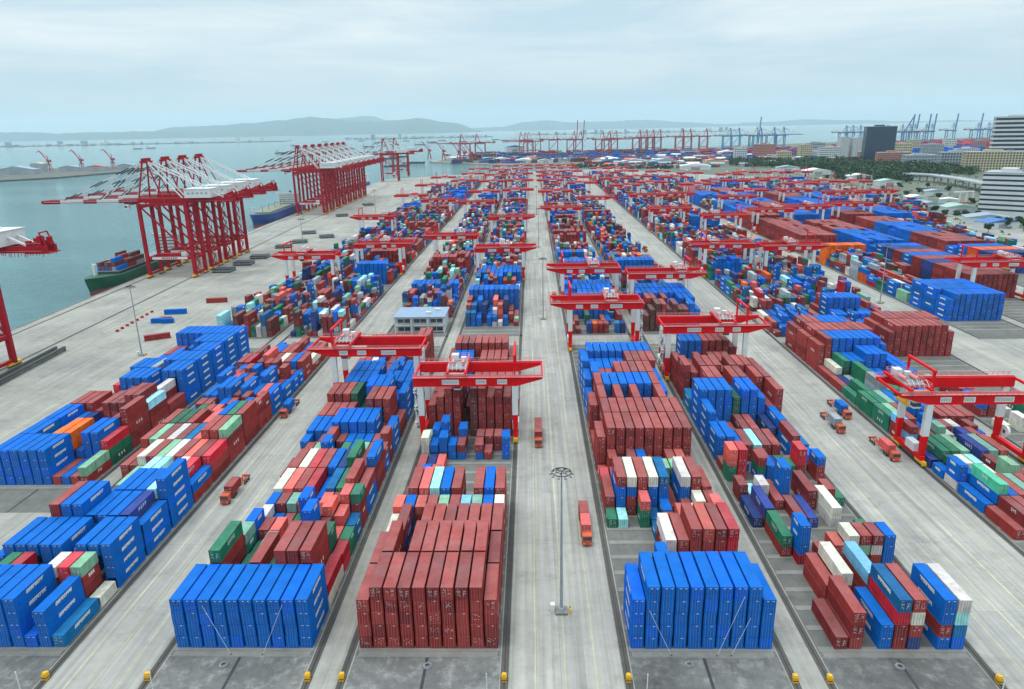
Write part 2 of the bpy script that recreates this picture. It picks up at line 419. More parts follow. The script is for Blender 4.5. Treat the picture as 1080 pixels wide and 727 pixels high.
def rnd(y, y1, style=None, uni=False):
    out = []
    run = 0; st = style or 'mix'
    while y + 12.3 < y1:
        if run <= 0 and not style:
            z = R.random()
            if uni: st = 'b' if z < .40 else 'm' if z < .86 else 'mix' if z < .94 else 'o' if z < .955 else 'e'
            else: st = 'mix' if z < .66 else 'b' if z < .84 else 'm' if z < .95 else 'e'
            run = 1 if st == 'o' else R.randint(2, 5) if (uni or st == 'mix') else R.randint(1, 2)
        run -= 1
        if st == 'e': out.append((y, 40, ' '.join('.' if R.random() < .7 else mixcol(1, 2) for _ in range(10))))
        elif st == 'mix':
            lo, hi = R.choice(((1, 4), (1, 4), (0, 4), (2, 4), (1, 3)))
            if R.random() < .5: out.append((y, 40, ' '.join(mixcol(lo, hi) for _ in range(10))))
            else:
                for d in (0, 6.3): out.append((y + d, 20, ' '.join(mixcol(lo, hi + 1) for _ in range(10))))
        else:
            h = R.choice((3, 4, 4, 5)) if not uni else 5
            s = [st * (h - (1 if R.random() < (.08 if uni else .2) else 0)) for _ in range(10)]
            if not uni and R.random() < .4: s = [x if R.random() < .8 else mixcol(2, 4) for x in s]
            out.append((y, 40, ' '.join(s)))
        y += 12.75
    return out
I = lambda i: 118.3 + 12.75 * i
fill('A', [
 B_(I(0), 40, rep('4b', 10)),
 B_(I(1), 40, '2n 4m1g 2g 2n 4m 3g 5m 5m 5m 1w1r'),
 B_(I(2), 20, '2m 3g1k 2g 2n1y 1m1s 3m 4b 2m 2m2g 2r'), B_(I(2)+6.35, 20, '1n1b 1m3b 3m 2m1s 1m1s 1w 5b 3m 1m1s 2g'),
 B_(I(3), 20, '2b 2m1w 1m1b 2m 1m1g 5b 3m 3m1s 2m1s 2t'), B_(I(3)+6.35, 20, '1m 3b 3m 2m1k 2m1s 2m 2m1s 3m 3m1s 3m1g'),
 B_(I(4), 40, '1m 2m1w 2m1s 3m 2m1r 2b 3t 3g 1s3m 2b1m'),
 B_(I(5), 40, '2m 3m 2m1w 2m1r 3m 2m1b 2b1n 3m1g 3m 3m1b'),
 B_(I(6), 20, '2m 3m 2m1k 4b 2b 3g 2m1b 1m2k 3m 2b1m'), B_(I(6)+6.35, 20, '3b 2m 3m 4m 3m 3b 2m1b 2m1b 3m 4m'),
 B_(I(7), 40, '3b 3b 3b 4b 4b 4b 4b 4b 2m 3b'),
 B_(I(8), 40, '3m 3m 3m 3m 1m1s 2m 4m1m 5m 5m 2m'),
 B_(I(9), 40, '4m 4m 4m 4g 2g 5b 5b 5b 3b 4b'),
 B_(I(10), 40, '2b 4b 4b 4b 4b 2b 4b 4b 4b 4b'),
 B_(I(11), 40, '3m 4b 4b 4b 4b 2n 4b 2b 4b 4b'),
 B_(I(12), 40, '3m 3m 3w 3b 2m . 3b 2b . 2m'),
 B_(I(13), 40, '2m 2b . 1m 2m 2m 1m 3m 2m 4m'),
 B_(I(14), 40, rep('4m', 8) + ' 5m 5m')] + rnd(380, 700) + rnd(712, 1000) + rnd(1020, 1330) + rnd(1345, 1640))
fill('B', [
 B_(I(0), 40, '4m ' + rep('5m', 8) + ' 4m'),
 B_(I(1), 40, '4m 5m 1n ' + rep('5m', 6) + ' 4m'),
 B_(I(2), 40, '2d1w 3n1m . ' + rep('4m', 6) + ' 4m'),
 B_(I(3), 20, '3m1s 3m1b 3m1s 4m 3m1k 4m 3m1u 3m1k 3m1b 3m1w'),
 B_(163.8, 40, '2d 4m 3m1s 3m1c 3m1b 4m 1w 4m 3m1b 4m'),
 B_(177, 40, '1m 2b 2s 1g . . . . . .'),
 B_(190, 40, '1m 1n 1s . . . . . . .'),
 B_(203.5, 20, '1k2w 2b 1m2b 2b 1b1m . 1b1m 1m . 3b'), B_(210, 20, '1m1k 3b 4b 1b 2m1b . 2m 1d1m 2m .'),
 B_(221.5, 40, '4m 5m 6m 6m . 6d 6m 5m 6m 5m'),
 B_(234.5, 40, '4m 5m 5m 5m 2m 5m 5m 5m 5m 5m'),
 B_(247, 40, '1m 2m 1b 2n 3m 2m 2d 3m 2m 2m'),
 B_(I(12), 40, '1m 4b 4b 4b 1m 4m 4m 4m 4m 3d'),
 B_(I(13), 40, '3m ' + rep('5m', 8) + ' 3m'),
 B_(361, 20, '3t 2b1t 2b . 2b 1w1b 1w 2b . 1m'), B_(367.5, 20, '4m 3b1t 2b 4n 2b 3w 1m3s . 2m 1k'),
 B_(374, 40, '4m 3t 4b 3n 2b 2m2s 3m 4n 2m 1m'),
 B_(387, 40, rep('5b', 10)), B_(400, 40, '2m 3b ' + rep('4b', 7) + ' 2m')] + rnd(413, 690) + rnd(705, 1000) + rnd(1020, 1330) + rnd(1345, 1640))
fill('C', [
 B_(I(0), 40, '4b ' + rep('5b', 8) + ' 4b'),
 B_(I(1), 40, '. . . 3b 2m 2m 1m 1m . .'),
 B_(I(2), 40, '. . . . 2m1w 3m 4m 3m1s 4m 2b2r'),
 B_(I(3), 20, '. . . . 1t 2m 2m1s 2m1w 3m 3m1s'),
 B_(163.2, 20, '1g 1c . 2g1s 1t 2b . 2m 2m1w 3m'),
 B_(I(4), 40, '2m 3b1m 2m1b1w 1b3m 3b1w 3b1t 1m 3b1w 4m 3m'),
 B_(I(5), 20, '1g1r 2m 1g 3b 2m1k . 3k 2m1k 3m 2m'), B_(I(5)+6.35, 20, '1m 3m 2g 2b1m 3b 2k 2m 3m 2m1s 2m'),
 B_(I(6), 40, '4m ' + rep('5m', 9)),
 B_(I(7), 40, '1m ' + rep('5m', 9)),
 B_(I(8), 40, '4m 5m 3d 5m 3d 5m 3b 3b 5m 3b'),
 B_(I(9), 40, '3b 5m 5b 5b 5b 5b 5b 5b 5m 4b'),
 B_(I(10), 40, '4b 5b 4m 4m 5m 5m 5m 5m 5m 4b'),
 B_(I(11), 40, '5b 4b 4b 4b 4b 4b 5m 5m 5m 5m'),
 B_(I(12), 40, '4b ' + rep('5b', 9)),
 B_(346, 20, '2m 1m . 2n 1m1o 1m1r 2m . 1b1t 2n'),
 B_(361, 40, '1m 1m . 2g . . 1m 1b . 2m'),
 B_(374, 40, '1m 4b 5b 5b 5b 5b 5b 5b 5b 3m'), B_(387, 40, '1m 5b 5b 5b 5b 5b 5b 5b 5b 4m')] + rnd(400, 460) + [B_(472, 40, '3m ' + rep('5b', 9))] + rnd(486, 690) + rnd(705, 1000) + rnd(1020, 1330) + rnd(1345, 1640))
fill('D', [
 B_(I(0), 40, '. 1m 3m . 2b 2m1r1t 1n1m1w1m . 1b1m2b 1b1t1c1w'),
 B_(I(1), 40, '. . 2m 2m1w . 2m1u . . . .'),
 B_(147, 20, '. . 1r3b . 1m 1m1s 1w1m1w 1m1k1m 1m1w1m 3b'),
 B_(150, 40, '. 1m1g . . . . . . . .'),
 B_(163, 40, '1n 1m1n . . 1m 1n . 2w . .'), B_(157, 20, '. . . . . . . . . 1g'),
 B_(176.5, 20, '2m 1c 1k1w . 4b . . 1m . .'), B_(172, 40, '. . . 1m . . 2m . . .'), B_(174, 20, '. . . . . . . . 1b1m 1g'),
 B_(188, 20, '2g2s 4r . 1b1g1m 2b . 2g 2m2r . 2m1b'), B_(194.4, 20, '1m 2m 1b . 2m 1n 1g 1m 1w 1m1b'),
 B_(201, 40, '3b 3b 2b 2m 1m1c 2m 2m . 2b1m 2t'),
 B_(213.5, 40, '4b 2b 1g 1m 2m 2m . 2n 3b 2b'),
 B_(226, 40, '5b 5b 5b 5b 4g 5b 5b 4b 3m 5m'),
 B_(I(9)+6, 40, '2t 3m 5m 5m 2m 5m 5m 4m 5m 5m'),
 B_(I(10)+6.5, 40, '5m 4m 5m 5m 5m 4m 5m 5m 5m 3m'),
 B_(I(11)+7, 40, '4m 3m 3d 4m 3m 4m 4m 4m 3m 3m'),
 B_(I(13), 40, '3m . 5b 5b 5b 5m 5m 5m 5m 4d'),
 B_(348, 40, '3d 4d 5d 5m 4d 5d 4d 4m 5b 4b'),
 B_(361, 40, '4m 5m 5m 4m 5m 4b 4b 5b 5b 5b'),
 B_(374, 40, rep('5b', 10)), B_(387, 40, rep('5b', 10))] + rnd(400, 460) + [B_(472, 40, rep('5b', 9) + ' 4m')] + rnd(486, 690) + rnd(705, 1000) + rnd(1020, 1300) + rnd(1320, 1600))
fill('L1', [
 B_(I(0), 40, '. . 4b 4b 4b 4b 4b 1b 3b 1t'),
 B_(I(1), 20, '. . 2m2g 3m1r . . 3m1w 3m1r 3m1k 1w'),
 B_(138, 40, '3b 4b 4b 4b 4b 4b 1b 4b 4b 4b'),
 B_(151, 40, '. 3m 5m 5b 5b 4b 4b 4b 3m1n 3b'),
 B_(164, 40, '. . . . 2b 4b 4b 4b 3m1c 5b'),
 B_(177, 40, '. 1b 1m1k 2b 1m2c 2w1c 1m1w 2m1w 1m1w1r 1m1b'),
 B_(189.5, 40, '2m 2m 2m1w 3m 2m1k 2m1w 3m 2m1s 3m 2m1r'),
 B_(202, 40, '3m 2m1k 3m 2m1w 3m 2m1t 2m1s 4m 4m 3m1k'),
 B_(215, 40, '3m 3g 3g 3m 2m 2m1s 3b 4b 3m1g 4m'),
 B_(227.5, 20, '2b 2m 3g 3m 2m1s 2b 3m 3b 3m1b 4m'), B_(234, 20, '2b 3m 1k2m 2m 3b 1w2m 2m 4m 2m1b 4m'),
 B_(240.5, 40, '2b 3b 3b 4b 4b 1b2m 4b 3b 2m1s 3b'),
 B_(253, 40, '2m 4b 2m1s 3b 3m 2b 2m 4b 2m 2b'),
 B_(266, 20, '3b 2m1r 3m 4m 4b 3b 2m1s 3m 4m 2b'), B_(272.5, 20, '1w 3b 3m 2m1r 2b 4m 4m 2m 2m 2b'),
 B_(279, 40, '3m 2m1r 2b 3m 3m1s 3m 2m1w 3m 3b 3m'),
 B_(292, 40, '2m 3m 2m 2m 1m2b 3m 3m 2m 2m 1m1w'),
 B_(305, 40, '1b 1n 2b . 2m 1m 3m 1m1b 2m 2m')] + rnd(346, 460, 'mix') + [B_(472, 40, '2m 4b 5b 5b 5b 5b 5b 5b 5b 3m')] + rnd(486, 700) + rnd(715, 1000) + rnd(1020, 1350))
fill('L0', [
 B_(188, 40, '4b 4b 4b 4b 4b 4b 1m 1b 1m 1m1k'),
 B_(200.5, 40, '4b 4b 3y 2n1o 4o 4o 2b 4b 4b 2g1r'),
 B_(213, 40, '4b 4b 3b 2m1n 1m 1m1b 2b 1m2g 4m 5m'),
 B_(226, 40, '4m 4m 4m 3m 4m 4m 4m 5m 5m 3m1c'),
 B_(239, 40, '2m 1b 2m 3m 2m . 2b 1w 3m1w 2m'),
 B_(252, 40, '2g1r 4b 4b 4b 4b 1n1w 2b 5b 5b 5b'),
 B_(265, 40, '4b 4b 4b 3b1y 2m 5b 5b 5b 5b 5b'),
 B_(278, 40, '3b 3b 3b 4b 2m 2g 2m1b 5b 5b 5b'),
 B_(291, 40, '3m 3m . 3b 4b 5b 5b 5b 5b 5b'),
 B_(304, 40, rep('5b', 10))] + rnd(346, 460, 'mix') + rnd(470, 700) + rnd(715, 1000) + rnd(1020, 1300))
fill('E', [
 B_(157, 40, '1m 2m 2m 1b . . . . . .'),
 B_(169.5, 40, '1b 2b1G 1m1b 2m 2k 2m . . . .'),
 B_(182.5, 20, '1w2b 1g1b 1t 2w 1m 3k 2m . . .'), B_(189, 20, '1b 2g 1n1w 1b1c 1g 2m . . . .'),
 B_(196, 40, '1n 2g 2g 1m1k 1k 1b1n 1m1k 2m . .'),
 B_(209, 20, '1m1u1m 1b1m 2m 2m1k 1m1w 1k 2n 2m 1w .'), B_(215.5, 20, '2m1u 1n2m 2b 3b 1m1k 2m 1m1w 1k 2m 1b'),
 B_(222.5, 40, '2g 1g1k 2m 3b 3b 1m 2m 2m 1g1m 2m'),
 B_(235, 40, '2g 2g 1m1k 2b 1m 1k1g 2m 1w . .'),
 B_(247.5, 40, '1g 2g 1n 3y 1m1k 2g 2m . 2b .'),
 B_(260, 40, '1m 1n 1y 3g . 2b 2b . 3b 3b'),
 B_(272.5, 40, '1m 2w 3g 3b 3b 4b 4b 4b 3b 3b'),
 B_(285, 40, '4m 5m 5b 5b 5b 5b 5b 5b 5b 4b'), B_(298, 40, '4m ' + rep('5m', 9)), B_(311, 40, '4m 5m 5m 5m ' + rep('5b', 4) + ' 4m 4m'),
 B_(336, 20, '1m 2b 2b 2b 3b 2b 2b 1b 2b 2t'), B_(343, 40, '2m 2b 3b 2b 3b 2t 3b 1m 2b 2b'),
 B_(356, 40, '2w 2n 2b 3b 2t 3b 2m 3t 1m 2m')] + rnd(369, 460, 'mix') + [B_(472, 40, '3g 4b 5b 5b 4b 5b 5b 4b 4t 2m')] + rnd(486, 690) + rnd(705, 1000) + rnd(1020, 1300) + rnd(1320, 1560))
fill('F', [
 B_(222, 20, '1w . 2w . 1m 2g . . . .'), B_(235, 40, '1m1b 2m . 1w . 2g 2m . . .'), B_(248, 40, '2m 2m 1b . . . . . . .'), B_(261, 40, '1k 1m . . . . . . . .'),
 B_(303, 40, '4m ' + rep('5m', 8) + ' 4m'), B_(316, 40, '4m ' + rep('5m', 9)),
 B_(343, 20, '2m . 2b 2t 2w 2b . 2n . 2b'), B_(349.5, 20, '2b 1m 3b 3b 1w2b 2b 1m . 3b 2b'),
 B_(356, 40, '2b 2b 1m 2b 1w 2b 2b . 2m 1b'), B_(369, 40, rep('4b', 6) + ' 2m 3m 2b 2m')] + rnd(382, 460, 'mix') + rnd(474, 690, 'mix') + rnd(705, 1000) + rnd(1020, 1500))
fill('G', [B_(I(14)+3, 40, '. . . . 1l . . . . .'), B_(361.5, 40, '4b ' + rep('5b', 9)), B_(374.3, 40, rep('5b', 10)), B_(387, 40, rep('5b', 10)),
 B_(403, 40, '2k 3b 2m 4g 2k 3m 2g 1m 2m 3m'), B_(416, 40, '3b 3w 2b 3m 2m 3m 3k 2m 2m 1m'), B_(429, 40, '2g 3m 2m 2w 3m 2m 3m 2m 2k 2m')] + rnd(442, 520, 'mix') + rnd(520, 690, None, True) + rnd(705, 1080, None, True) + rnd(1090, 1450))
fill('H', [B_(410, 40, rep('5m', 10)), B_(423, 40, rep('5m', 10)), B_(436, 40, rep('5m', 10)), B_(449, 40, rep('5n', 10)), B_(462, 40, rep('5m', 10)), B_(475, 40, rep('5b', 10)), B_(488, 40, rep('5m', 10)), B_(501, 40, rep('5n', 10)),
 B_(514, 40, rep('5b', 10)), B_(527, 40, rep('4b', 10))] + rnd(540, 690, None, True) + rnd(705, 1050, None, True) + rnd(1060, 1400))
fill('I', [B_(480, 40, rep('5n', 10)), B_(493, 40, rep('5o', 10)), B_(506, 40, rep('5b', 10)), B_(519, 40, rep('4b', 10)), B_(532, 40, rep('5m', 10)), B_(545, 40, rep('5m', 10))] + rnd(558, 690, None, True) + rnd(705, 960, None, True) + rnd(970, 1300))
fill('J', rnd(500, 600, 'mix') + rnd(600, 690) + rnd(705, 950, None, True) + rnd(960, 1300))
fill('K', rnd(720, 850, 'mix') + rnd(860, 1300))
fill('N', rnd(830, 1300))

# far terminals: plain rows of stacks, only as part of the far mass
FAR = []
def far_rows(x0, x1, y0, y1, pal, dens=.8, hi=5, xs=2.84):
    y = y0
    while y < y1:
        x = x0 + R.uniform(0, 6); run = 0
        while x < x1:
            if run <= 0: c = R.choice(pal); run = R.randint(2, 12); h = R.randint(2, hi); gap = R.random() > dens
            run -= 1
            if not gap: FAR.append((x, y, 0, 12.19, h * 2.9, c if R.random() < .8 else R.choice(pal)))
            x += xs
        y += R.choice((13, 13, 26, 34))
far_rows(-250, 520, 2200, 2480, 'bbtnmdgmyd', .45, 4)
far_rows(-220, 520, 2480, 2800, 'bbtnmmdgnmdy', .85, 6)
far_rows(40, 560, 2440, 2480, 'bbbt', .9)
far_rows(520, 1150, 2360, 2860, 'mmmsrbdmdb', .8)
far_rows(210, 460, 1790, 1960, 'mbgdwymt', .5, 3)
far_rows(150, 900, 2060, 2360, 'mbgdwymtdb', .45, 3)
far_rows(1150, 1500, 2700, 3000, 'mmssdm', .85)
far_rows(1400, 2100, 2600, 3300, 'mmrssmb', .85, 6)
far_rows(1250, 1450, 2350, 2480, 'b', .95, 6)

# exposure and projected size -> which containers become objects
def exposure(s):
    blk, ri, ci, ti, nt_, x, y, z, ln, h, ch = s
    top = z + h; mid = int(y + ln * .5)
    def hh(c, yy): return OCC.get((blk, c, yy), 0)
    L_ = max(0, min(1, (top - hh(ci-1, mid)) / h)) if ci > 0 else 1
    R_ = max(0, min(1, (top - hh(ci+1, mid)) / h)) if ci < 9 else 1
    F_ = max(0, min(1, (top - max(hh(ci, int(y)-2), hh(ci, int(y)-1))) / h))
    K_ = max(0, min(1, (top - hh(ci, int(y + ln) + 2)) / h))
    T_ = 1 if ti == nt_ - 1 else 0
    return L_, R_, F_, K_, T_
def area(q):
    a = 0
    for i in range(len(q)): a += q[i][0]*q[(i+1) % len(q)][1] - q[(i+1) % len(q)][0]*q[i][1]
    return abs(a) / 2
def size(s, e):
    blk, ri, ci, ti, nt_, x, y, z, ln, h, ch = s
    P = {}
    for i, dx in enumerate((-1.22, 1.22)):
        for j, dy in enumerate((0, ln)):
            for k, dz in enumerate((0, h)):
                p = proj((x+dx, y+dy, z+dz))
                if p is None: return 0
                P[i, j, k] = (max(0, min(1080, p[0])), max(0, min(727, p[1])))
    t = area([P[0,0,1], P[1,0,1], P[1,1,1], P[0,1,1]]) * e[4] + area([P[0,0,0], P[1,0,0], P[1,0,1], P[0,0,1]]) * e[2]
    sx = 1 if x > 0 else 0
    t += area([P[1-sx,0,0], P[1-sx,1,0], P[1-sx,1,1], P[1-sx,0,1]]) * (e[0] if sx else e[1])
    return t
cand = []
EXPO = []
for i, s in enumerate(STACKS):
    e = exposure(s); EXPO.append(e)
    if s[6] < 260: cand.append((size(s, e), i))
cand.sort(reverse=True)
CHOSEN = set(i for _, i in cand[:286])

# container meshes (origin at bottom centre of the door end, door end towards -Y)
CMESH = {}
def body_mesh(ln, h, key):
    k = ('body', ln, key)
    if k in CMESH: return CMESH[k]
    m = CMAT[key]; mb = MB(); W = CW / 2
    for sx in (-1, 1):                                   # corner posts and rails
        for y0, y1 in ((0, .16), (ln-.16, ln)):
            xa, xb = sorted((sx*W, sx*(W-.16))); mb.box(xa, xb, y0, y1, .17, h-.12, m)
        xa, xb = sorted((sx*W, sx*(W-.10)))
        mb.box(xa, xb, .16, ln-.16, 0, .17, m); mb.box(xa, xb, .16, ln-.16, h-.12, h, m)
        # corrugated side wall: trapezoid ribs
        n = int((ln - .32) / .56); st = (ln - .32) / n; vs = []; fs = []
        for i in range(n):
            y = .16 + i * st
            for dy, d in ((0, .015), (.30*st, .015), (.42*st, .06), (.88*st, .06)): vs.append((y+dy, d))
        vs.append((ln-.16, .015))
        V = []
        for y, d in vs: V += [(sx*(W-d), y, .17), (sx*(W-d), y, h-.12)]
        F = [(2*i, 2*i+2, 2*i+3, 2*i+1) if sx > 0 else (2*i, 2*i+1, 2*i+3, 2*i+2) for i in range(len(vs)-1)]
        mb.add(V, F, m)
    for y0, y1 in ((0, .16), (ln-.16, ln)):
        mb.box(-W, W, y0, y1, 0, .17, m); mb.box(-W, W, y0, y1, h-.12, h, m)
    mb.box(-W+.10, W-.10, .16, ln-.16, h-.10, h-.025, m)  # roof sheet
    mb.box(-W+.16, W-.16, ln-.12, ln-.05, .17, h-.12, m)  # front wall
    mb.box(-W+.1, W-.1, .16, ln-.16, .06, .14, m)
    for sx in (-1, 1):
        for yy in (-.004, ln-.174):
            for zz in (-.0, h-.118):
                xa, xb = sorted((sx*(W+.004), sx*(W-.17))); mb.box(xa, xb, yy, yy+.178, zz-.002+.004, zz+.122, m)
    CMESH[k] = mb.mesh('container_body'); return CMESH[k]
def door_mesh(h, key, mark):
    k = ('door', h, key, mark)
    if k in CMESH: return CMESH[k]
    mb = MB(); m = CMAT[key]
    mb.box(-.52, .52, .02, .07, .18, h-.13, m)
    for x in (-.30, .28):
        mb.cyl((x, -.005, .1), (x, -.005, h-.08), .026, .026, 6, LOCK)
        mb.box(x-.09, x+.09, -.035, .018, .95, 1.02, LOCK)
    for z in (.45, 1.15, h-1.1, h-.45): mb.box(-.535, -.50, -.012, .02, z, z+.12, m)
    if mark == 1:      # number strip under the top rail
        mb.box(-.05, .42, .012, .018, h-.42, h-.27, WHITE)
    if mark >= 2:      # painted data block: short illegible rows of figures, different from door to door
        g = random.Random(mark * 31)
        for i in range(7):
            z = h - .42 - i * .27; x = -.40 + g.uniform(0, .12)
            if g.random() < .3: continue
            while x < .34:
                wd = g.uniform(.05, .16)
                if g.random() < .62: mb.box(x, x+wd, .012, .018, z, z+g.choice((.09, .12, .16)), WHITE)
                x += wd + .06
    CMESH[k] = mb.mesh('container_door'); return CMESH[k]
def letter_mesh(ln, h, side, style):
    """white lettering on a side wall: a row of heavy slanted strokes, spread as in the photograph (the words cannot be read there)"""
    k = ('let', ln, h, side, style)
    if k in CMESH: return CMESH[k]
    mb = MB(); x0 = side * 1.222; x1 = side * 1.232
    g = random.Random(style * 17 + int(ln))
    if style % 3 == 0: a, b, n, hh, z = ln*.29, ln*.73, 8, .80, h*.56
    elif style % 3 == 1: a, b, n, hh, z = ln*.34, ln*.66, 4, .95, h*.50
    else: a, b, n, hh, z = ln*.42, ln*.60, 3, .9, h*.52
    st = (b - a) / n
    for i in range(n):
        y = a + i * st; wd = st * (.93 if style % 3 == 0 else .6)
        def bx(u0, u1, v0, v1):
            sh = .25
            P = [(y+u0*wd+v0*hh*sh, z+v0*hh), (y+u1*wd+v0*hh*sh, z+v0*hh), (y+u1*wd+v1*hh*sh, z+v1*hh), (y+u0*wd+v1*hh*sh, z+v1*hh)]
            V = [(x0, p[0], p[1]) for p in P] + [(x1, p[0], p[1]) for p in P]
            mb.add(V, [(0,1,2,3),(7,6,5,4),(0,4,5,1),(1,5,6,2),(2,6,7,3),(3,7,4,0)], WHITE)
        if style % 3 == 0:
            bx(0, .46, 0, 1); bx(.46, 1, g.uniform(.3, .6), 1); bx(.5, 1, 0, g.uniform(.2, .34)) if g.random() < .8 else None
            continue
        bx(0, .32, 0, 1)
        q = g.randint(0, 3)
        if q in (0, 1): bx(.32, 1, .74, 1)
        if q in (0, 2): bx(.32, 1, 0, .26)
        if q in (1, 3): bx(.32, .95, .38, .62)
        if q in (2, 3): bx(.68, 1, .26, 1)
    CMESH[k] = mb.mesh('lettering'); return CMESH[k]
def container(ln, h, ch, var, loc, rz, label, grp, doors=True, sides=(), style=0, rng=R):
    key = (ch, var)
    o = link('shipping_container', body_mesh(ln, h, key)); o.location = loc; o.rotation_euler = (0, 0, rz)
    tag(o, label, 'container', grp)
    if doors:
        mk = 1 if ch == 'b' else rng.choice((0, 2, 3, 4, 5, 6))
        for x in (-.535, .535):
            d = link('door', door_mesh(h, key, mk + (7 if mk > 1 and x > 0 else 0)), o); d.location = (x, 0, 0)
    for sd_ in sides: link('lettering', letter_mesh(ln, h, sd_, style), o)
    return o
rowset = {}
for s in STACKS: rowset.setdefault(s[0], {}).setdefault(s[1], s[6])
rowrank = {b: {ri: n+1 for n, (ri, y) in enumerate(sorted(d.items(), key=lambda t: t[1]))} for b, d in rowset.items()}
def tiername(ti, n):
    if n == 1: return 'on the ground'
    if ti == n - 1: return 'top tier'
    if ti == 0: return 'ground tier'
    return ORD[ti + 1] + ' tier'
g2 = random.Random(11)
REST = []
for i, s in enumerate(STACKS):
    blk, ri, ci, ti, nt_, x, y, z, ln, h, ch = s
    e = EXPO[i]
    var = g2.choice((0, 0, 1, 2)) if y > 330 else g2.choice((0, 1, 1, 2)) if ch != 'b' else g2.choice((1, 1, 1, 1, 1, 2))
    if i in CHOSEN:
        ft = '' if ln > 7 else 'short '
        lab = '%s%s container, %s, %s row, %s column, %s' % (ft, CC[ch][0], tiername(ti, nt_), ORD[rowrank[blk][ri]], ORD[ci+1], BD[blk])
        sides = []
        stl = (0 if ch in 'bt' else 1 if ch in 'gnr' else 2) + 3 * g2.randint(0, 3)
        if ch in 'btgnG' or (ch in 'rm' and g2.random() < .15):
            if x < 0 and e[1] > .5: sides.append(1)
            if x > 0 and e[0] > .5: sides.append(-1)
        container(ln, h, ch, var, (x + g2.uniform(-.05, .05), y, z), 0, lab, 'containers stacked in the near yard blocks', e[2] > .2, sides, stl, g2)
    else:
        if max(e) > .05: REST.append((x + g2.uniform(-.05, .05), y, z, ln, h, ch, var, e))
# everything past the 286 that show largest: one mass
BOX_F = np.array([(4,5,6,7),(0,1,5,4),(1,2,6,5),(2,3,7,6),(3,0,4,7)])
keys = sorted(CMAT.keys()); kidx = {k: n for n, k in enumerate(keys)}
V = []; MI = []
def addbox(x0, x1, y0, y1, z0, z1, mi):
    V.append(((x0,y0,z0),(x1,y0,z0),(x1,y1,z0),(x0,y1,z0),(x0,y0,z1),(x1,y0,z1),(x1,y1,z1),(x0,y1,z1))); MI.extend([mi]*5)
WI, LI = len(keys), len(keys) + 1
for x, y, z, ln, h, ch, var, e in REST:
    addbox(x-1.22, x+1.22, y, y+ln, z+.02, z+h-.02, kidx[ch, var])
    if y < 420 and e[2] > .2:
        for dx in (-.85, -.25, .25, .85): addbox(x+dx-.03, x+dx+.03, y-.03, y+.005, z+.15, z+h-.15, LI)
        if ch in 'bmd' and g2.random() < .6: addbox(x+.1, x+.55, y-.012, y+.003, z+h-.42, z+h-.27, WI)
        elif ch in 'mdrgs' and y < 300 and g2.random() < .6:
            for q in range(9):
                xx, zz = x + g2.uniform(-.95, .75), z + h - .5 - .26 * g2.randint(0, 5); addbox(xx, xx+g2.uniform(.08, .24), y-.012, y+.003, zz, zz+.11, WI)
    if y < 520 and ch in 'bt' and g2.random() < .85:
        if x < 0 and e[1] > .5: addbox(x+1.215, x+1.23, y+ln*.3, y+ln*.72, z+h*.58, z+h*.84, WI)
        if x > 0 and e[0] > .5: addbox(x-1.23, x-1.215, y+ln*.3, y+ln*.72, z+h*.58, z+h*.84, WI)
    elif y < 420 and ch in 'gnm' and g2.random() < .3:
        for q in range(3):
            for sg, ok in ((1, x < 0 and e[1] > .5), (-1, x > 0 and e[0] > .5)):
                if ok: addbox(*sorted((x+sg*1.215, x+sg*1.23)), y+ln*(.35+.12*q), y+ln*(.35+.12*q)+.6, z+h*.5, z+h*.82, WI)
for x, y, z, ln, h, ch in FAR: addbox(x-1.4, x+1.4, y, y+ln, z, z+h, kidx[ch, g2.choice((0, 1, 2))])
V = np.array(V, dtype=np.float32); nb = len(V)
F = (BOX_F[None] + (np.arange(nb) * 8)[:, None, None]).reshape(-1)
me = bpy.data.meshes.new('stacked_containers')
me.vertices.add(nb*8); me.vertices.foreach_set('co', V.reshape(-1))
me.loops.add(len(F)); me.loops.foreach_set('vertex_index', F.astype(np.int32))
me.polygons.add(nb*5); me.polygons.foreach_set('loop_start', np.arange(0, nb*20, 4, dtype=np.int32))
for k in keys: me.materials.append(CMAT[k])
me.materials.append(WHITE); me.materials.append(LOCK)
me.polygons.foreach_set('material_index', np.array(MI, dtype=np.int32))
me.polygons.foreach_set('use_smooth', np.zeros(nb*5, dtype=bool)); me.update(calc_edges=True); me.validate()
o = link('stacked_containers', me); o['kind'] = 'stuff'
print('containers', len(STACKS), 'rest', nb)
#@@PART2
Mi = M.inverted()
def ground(px, py, z=0.0):          # photo pixel -> point on a level plane
    d = M.to_3x3() @ Vector(((px - 540) / 743.71, -(py - 363.5) / 743.71, -1)); t = (z - CAM_H) / d.z
    return d.x * t, d.y * t
def xat(px, Y, z=0.0):              # world X that shows at photo column px, at distance Y
    lo, hi = -Y * 3.0, Y * 3.0
    for _ in range(60):
        m = (lo + hi) / 2
        if proj((m, Y, z))[0] < px: lo = m
        else: hi = m
    return m
def zat(x, Y, py, hi=1500.0):
    lo = -10.0
    for _ in range(60):
        m = (lo + hi) / 2
        if proj((x, Y, m))[1] > py: lo = m
        else: hi = m
    return m

